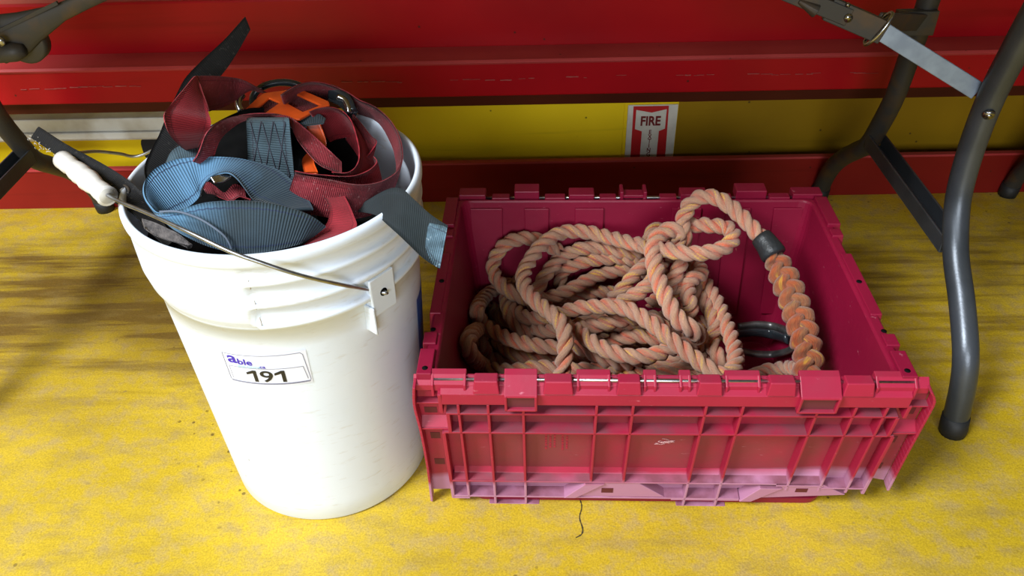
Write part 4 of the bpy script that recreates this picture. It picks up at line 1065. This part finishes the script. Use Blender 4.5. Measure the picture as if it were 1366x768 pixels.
b = MB(); b.tube(tp, [.0128, .0135, .0138, .014, .0146, .0152, .0156, .0150], 22); o = b.build('tape_wrap', M_tape, rope_root); o['label'] = 'black tape wrapped round the rope'
# dark steel hook ring lying on the tote floor
HR = at(1022, 455, Z=.060)
hk = thing('steel_hook', 'dark steel safety hook in the tote beside the thick braided rope end', 'hook', HR)
ring = [p-HR for p in RX(((985, 436, .062), (1010, 433, .064), (1035, 436, .062), (1054, 444, .058), (1062, 456, .05), (1055, 466, .042), (1035, 472, .040), (1010, 472, .040), (985, 467, .042)))]
b = MB(); b.tube(spline(ring, n=60), .0062, 12, flat=(1, .75)); b.build('hook_body', M_steel, hk)
b = MB(); b.tube(spline([p-HR for p in RX(((978, 446, .058), (1005, 443, .060), (1030, 446, .058), (1050, 452, .054)))], n=24), .0080, 12, flat=(.95, .45)); b.build('hook_gate', M_blackgloss, hk)

# ------------------------------------------------------------------ folding table standing over them
def bent(pts, n=90): return spline(pts, n=n)
def make_table(name, label, loc):
    # local: origin on the floor midway; frames at +-0.685
    t = thing(name, label, 'folding table', loc)
    b = MB(); b.box((-.85, .62, .705), (.85, 1.42, .74)); b.build('table_top', M_tabletop, t, bevel=.008)
    for s in (1, -1):
        X = .685*s
        leg = MB(); leg.tube(bent([(X+.004*s, .7575, .012), (X, .766, .075), (X-.003*s, .783, .120), (X, .8335, .1632), (X, .872, .195), (X, .8966, .2252), (X, .9180, .268), (X, .9265, .3287), (X, .9235, .4012), (X, .908, .4726), (X, .888, .56), (X, .876, .705)], 100), .0158, 20)
        lo = leg.build('leg', M_tube, t)
        c_ = MB(); c_.tube([(X+.0045*s, .7568, .0002), (X+.0042*s, .7573, .010), (X+.003*s, .7595, .028)], [.0168, .0178, .0172], 18); c_.build('foot_cap', M_rubber, lo)
        rv = MB(); ctr = Vector((X-.0157*s*0, .9235, .392)); 
        rv.tube([(X-.004, .9105, .386), (X-.0045, .9070, .3845)], [.0075, .0060], 14); rv.tube([(X-.0045, .9078, .3848), (X-.0048, .9060, .3840)], .0035, 10); rv.build('rivet', M_chrome, lo)
        leg = MB(); leg.tube(bent([(X, .0012+1.352, .010), (X, 1.3442, .0445), (X, 1.322, .085), (X, 1.286, .124), (X, 1.245, .158), (X, 1.208, .190), (X, 1.185, .235), (X, 1.163, .294), (X, 1.152, .3665), (X, 1.143, .4454), (X, 1.14, .56), (X, 1.14, .705)], 100), .0150, 18)
        lo = leg.build('leg', M_tubedull, t)
        c_ = MB(); c_.tube([(X, 1.3535, .0002), (X, 1.3530, .009), (X, 1.3505, .026)], [.0160, .0170, .0165], 18); c_.build('foot_cap', M_rubber, lo)
        # channel brace between the legs
        b = MB()
        M = lambda p: (X+p[0], p[1], .2065+p[2])
        b.box((-.014, .895, -.010), (-.011, 1.190, .012), M); b.box((.011, .895, -.010), (.014, 1.190, .012), M); b.box((-.014, .895, -.012), (.014, 1.190, -.009), M)
        b.build('cross_brace', M_tube, t, bevel=.001)
        # folding arms up to the table top
        def bar(mb, p, q_, wd, th):
            p, q_ = Vector(p), Vector(q_); d = (q_-p).normalized(); sd = Vector((0, 1, 0)); sd = (sd-d*sd.dot(d)).normalized(); nn_ = d.cross(sd)
            # wide side faces the front (normal along y)
            f = [p+nn_*wd/2+sd*th/2, p-nn_*wd/2+sd*th/2, p-nn_*wd/2-sd*th/2, p+nn_*wd/2-sd*th/2]; g = [v+(q_-p) for v in f]
            mb.add(f+g, [(0, 1, 2, 3), (7, 6, 5, 4), (0, 4, 5, 1), (1, 5, 6, 2), (2, 6, 7, 3), (3, 7, 4, 0)])
        J = Vector((X-.140*s, .9585, .4745))
        b = MB(); bar(b, (X-.012*s, .9345, .4045), J, .0215, .0035); b.build('flat_arm', M_flatbar, t, bevel=.0008)
        E2 = Vector((X-.262*s, .975, .5200))
        b = MB(); bar(b, J+Vector((.006*s, -.004, -.003)), J.lerp(E2, .5), .027, .009); bar(b, J.lerp(E2, .30), E2, .020, .014); bar(b, E2, Vector((X-.40*s, .98, .705)), .020, .014)
        b.tube([J.lerp(E2, .62)+Vector((0, -.006, -.007)), J.lerp(E2, .8)+Vector((0, -.006, -.004))], [.0085, .003], 10)
        if s < 0: b = MB(); bar(b, J, E2, .004, .004)
        ar = b.build('upper_arm', M_tubedull, t, bevel=.002 if s > 0 else 0)
        b = MB(); k0 = J.lerp(E2, .32)+Vector((0, -.0085, 0)); b.tube([k0+Vector((0, .003, 0)), k0], .0052, 14); b.build('rivet', M_chrome, ar)
        b = MB(); k1 = J.lerp(E2, .38)+Vector((.004*s, -.0085, .012)); b.tube([k1+Vector((0, .003, 0)), k1], .0028, 10); b.build('rivet', M_chrome, ar)
        # locking ring
        d = (E2-J).normalized(); n2 = d.cross(Vector((0, 1, 0))).normalized()
        if n2.z < 0: n2 = -n2
        rg = []
        for k in range(25):
            a = 2*PI*k/24*.86+2.2; rg.append(J+Vector((0, 0, 0))+n2*.0215*math.cos(a)+Vector((0, 1, 0))*.0095*math.sin(a)+d*.004*math.cos(a)*-1)
        b = MB(); b.tube(rg, .0022, 8); b.build('lock_ring', M_chrome, t)
        # second arm to the rear leg
        b = MB(); bar(b, (X-.006*s, 1.130, .418), J+Vector((0, .012, .004)), .024, .004); b.box((min(X-.045*s, X+.010*s), 1.122, .402), (max(X-.045*s, X+.010*s), 1.136, .436)); b.build('rear_arm', M_tubedull, t, bevel=.001)
        if s < 0:
            # hinge plate and catch where the left arm folds
            b = MB(); A_ = at(112, 2, Y=.99)-Vector(loc); B2_ = at(20, 45, Y=.975)-Vector(loc)
            b.tube([A_+(A_-B2_)*1.2, A_, A_.lerp(B2_, .35), A_.lerp(B2_, .8), B2_, B2_+(B2_-A_)*.35], [.0095, .0095, .0105, .020, .026, .026], 16, flat=(1, .30))
            b.build('upper_arm', M_tubedull, t)
            b = MB(); c0 = at(33, 57, Y=.985)-Vector(loc)
            b.tube([c0+Vector((0, .012, 0)), c0+Vector((0, -.002, 0)), c0+Vector((0, -.004, 0))], [.026, .026, .023], 26); cp_ = b.build('catch_plate', M_tubedull, t)
            b = MB(); c1 = at(20, 69, Y=.965)-Vector(loc); b.tube([c1+Vector((-.05, 0, -.004)), c1, c1+Vector((.012, 0, .002))], [.011, .012, .007], 12); b.build('catch_pin', M_tubedull, cp_)
            b = MB(); c2 = at(1, 54, Y=.955)-Vector(loc); b.tube([c2, c2+Vector((0, -.004, 0))], .006, 12); b.build('rivet', M_chrome, cp_)
    return t
T1 = make_table('folding_table', 'grey tube folding table whose bent legs stand either side of pail and tote', (-.125, 0, 0))
def dup(root, loc, label):
    r_ = root.copy(); C.objects.link(r_); r_.location = loc; r_['label'] = label
    for ch in list(root.children):
        if abs(ch.get('skip', 0)): continue
        c_ = ch.copy(); C.objects.link(c_); c_.parent = r_
        for g in list(ch.children):
            d = g.copy(); C.objects.link(d); d.parent = c_
    return r_
dup(T1, (1.601, 0, 0), 'second folding table whose dark rear foot shows at the right edge by the wall')
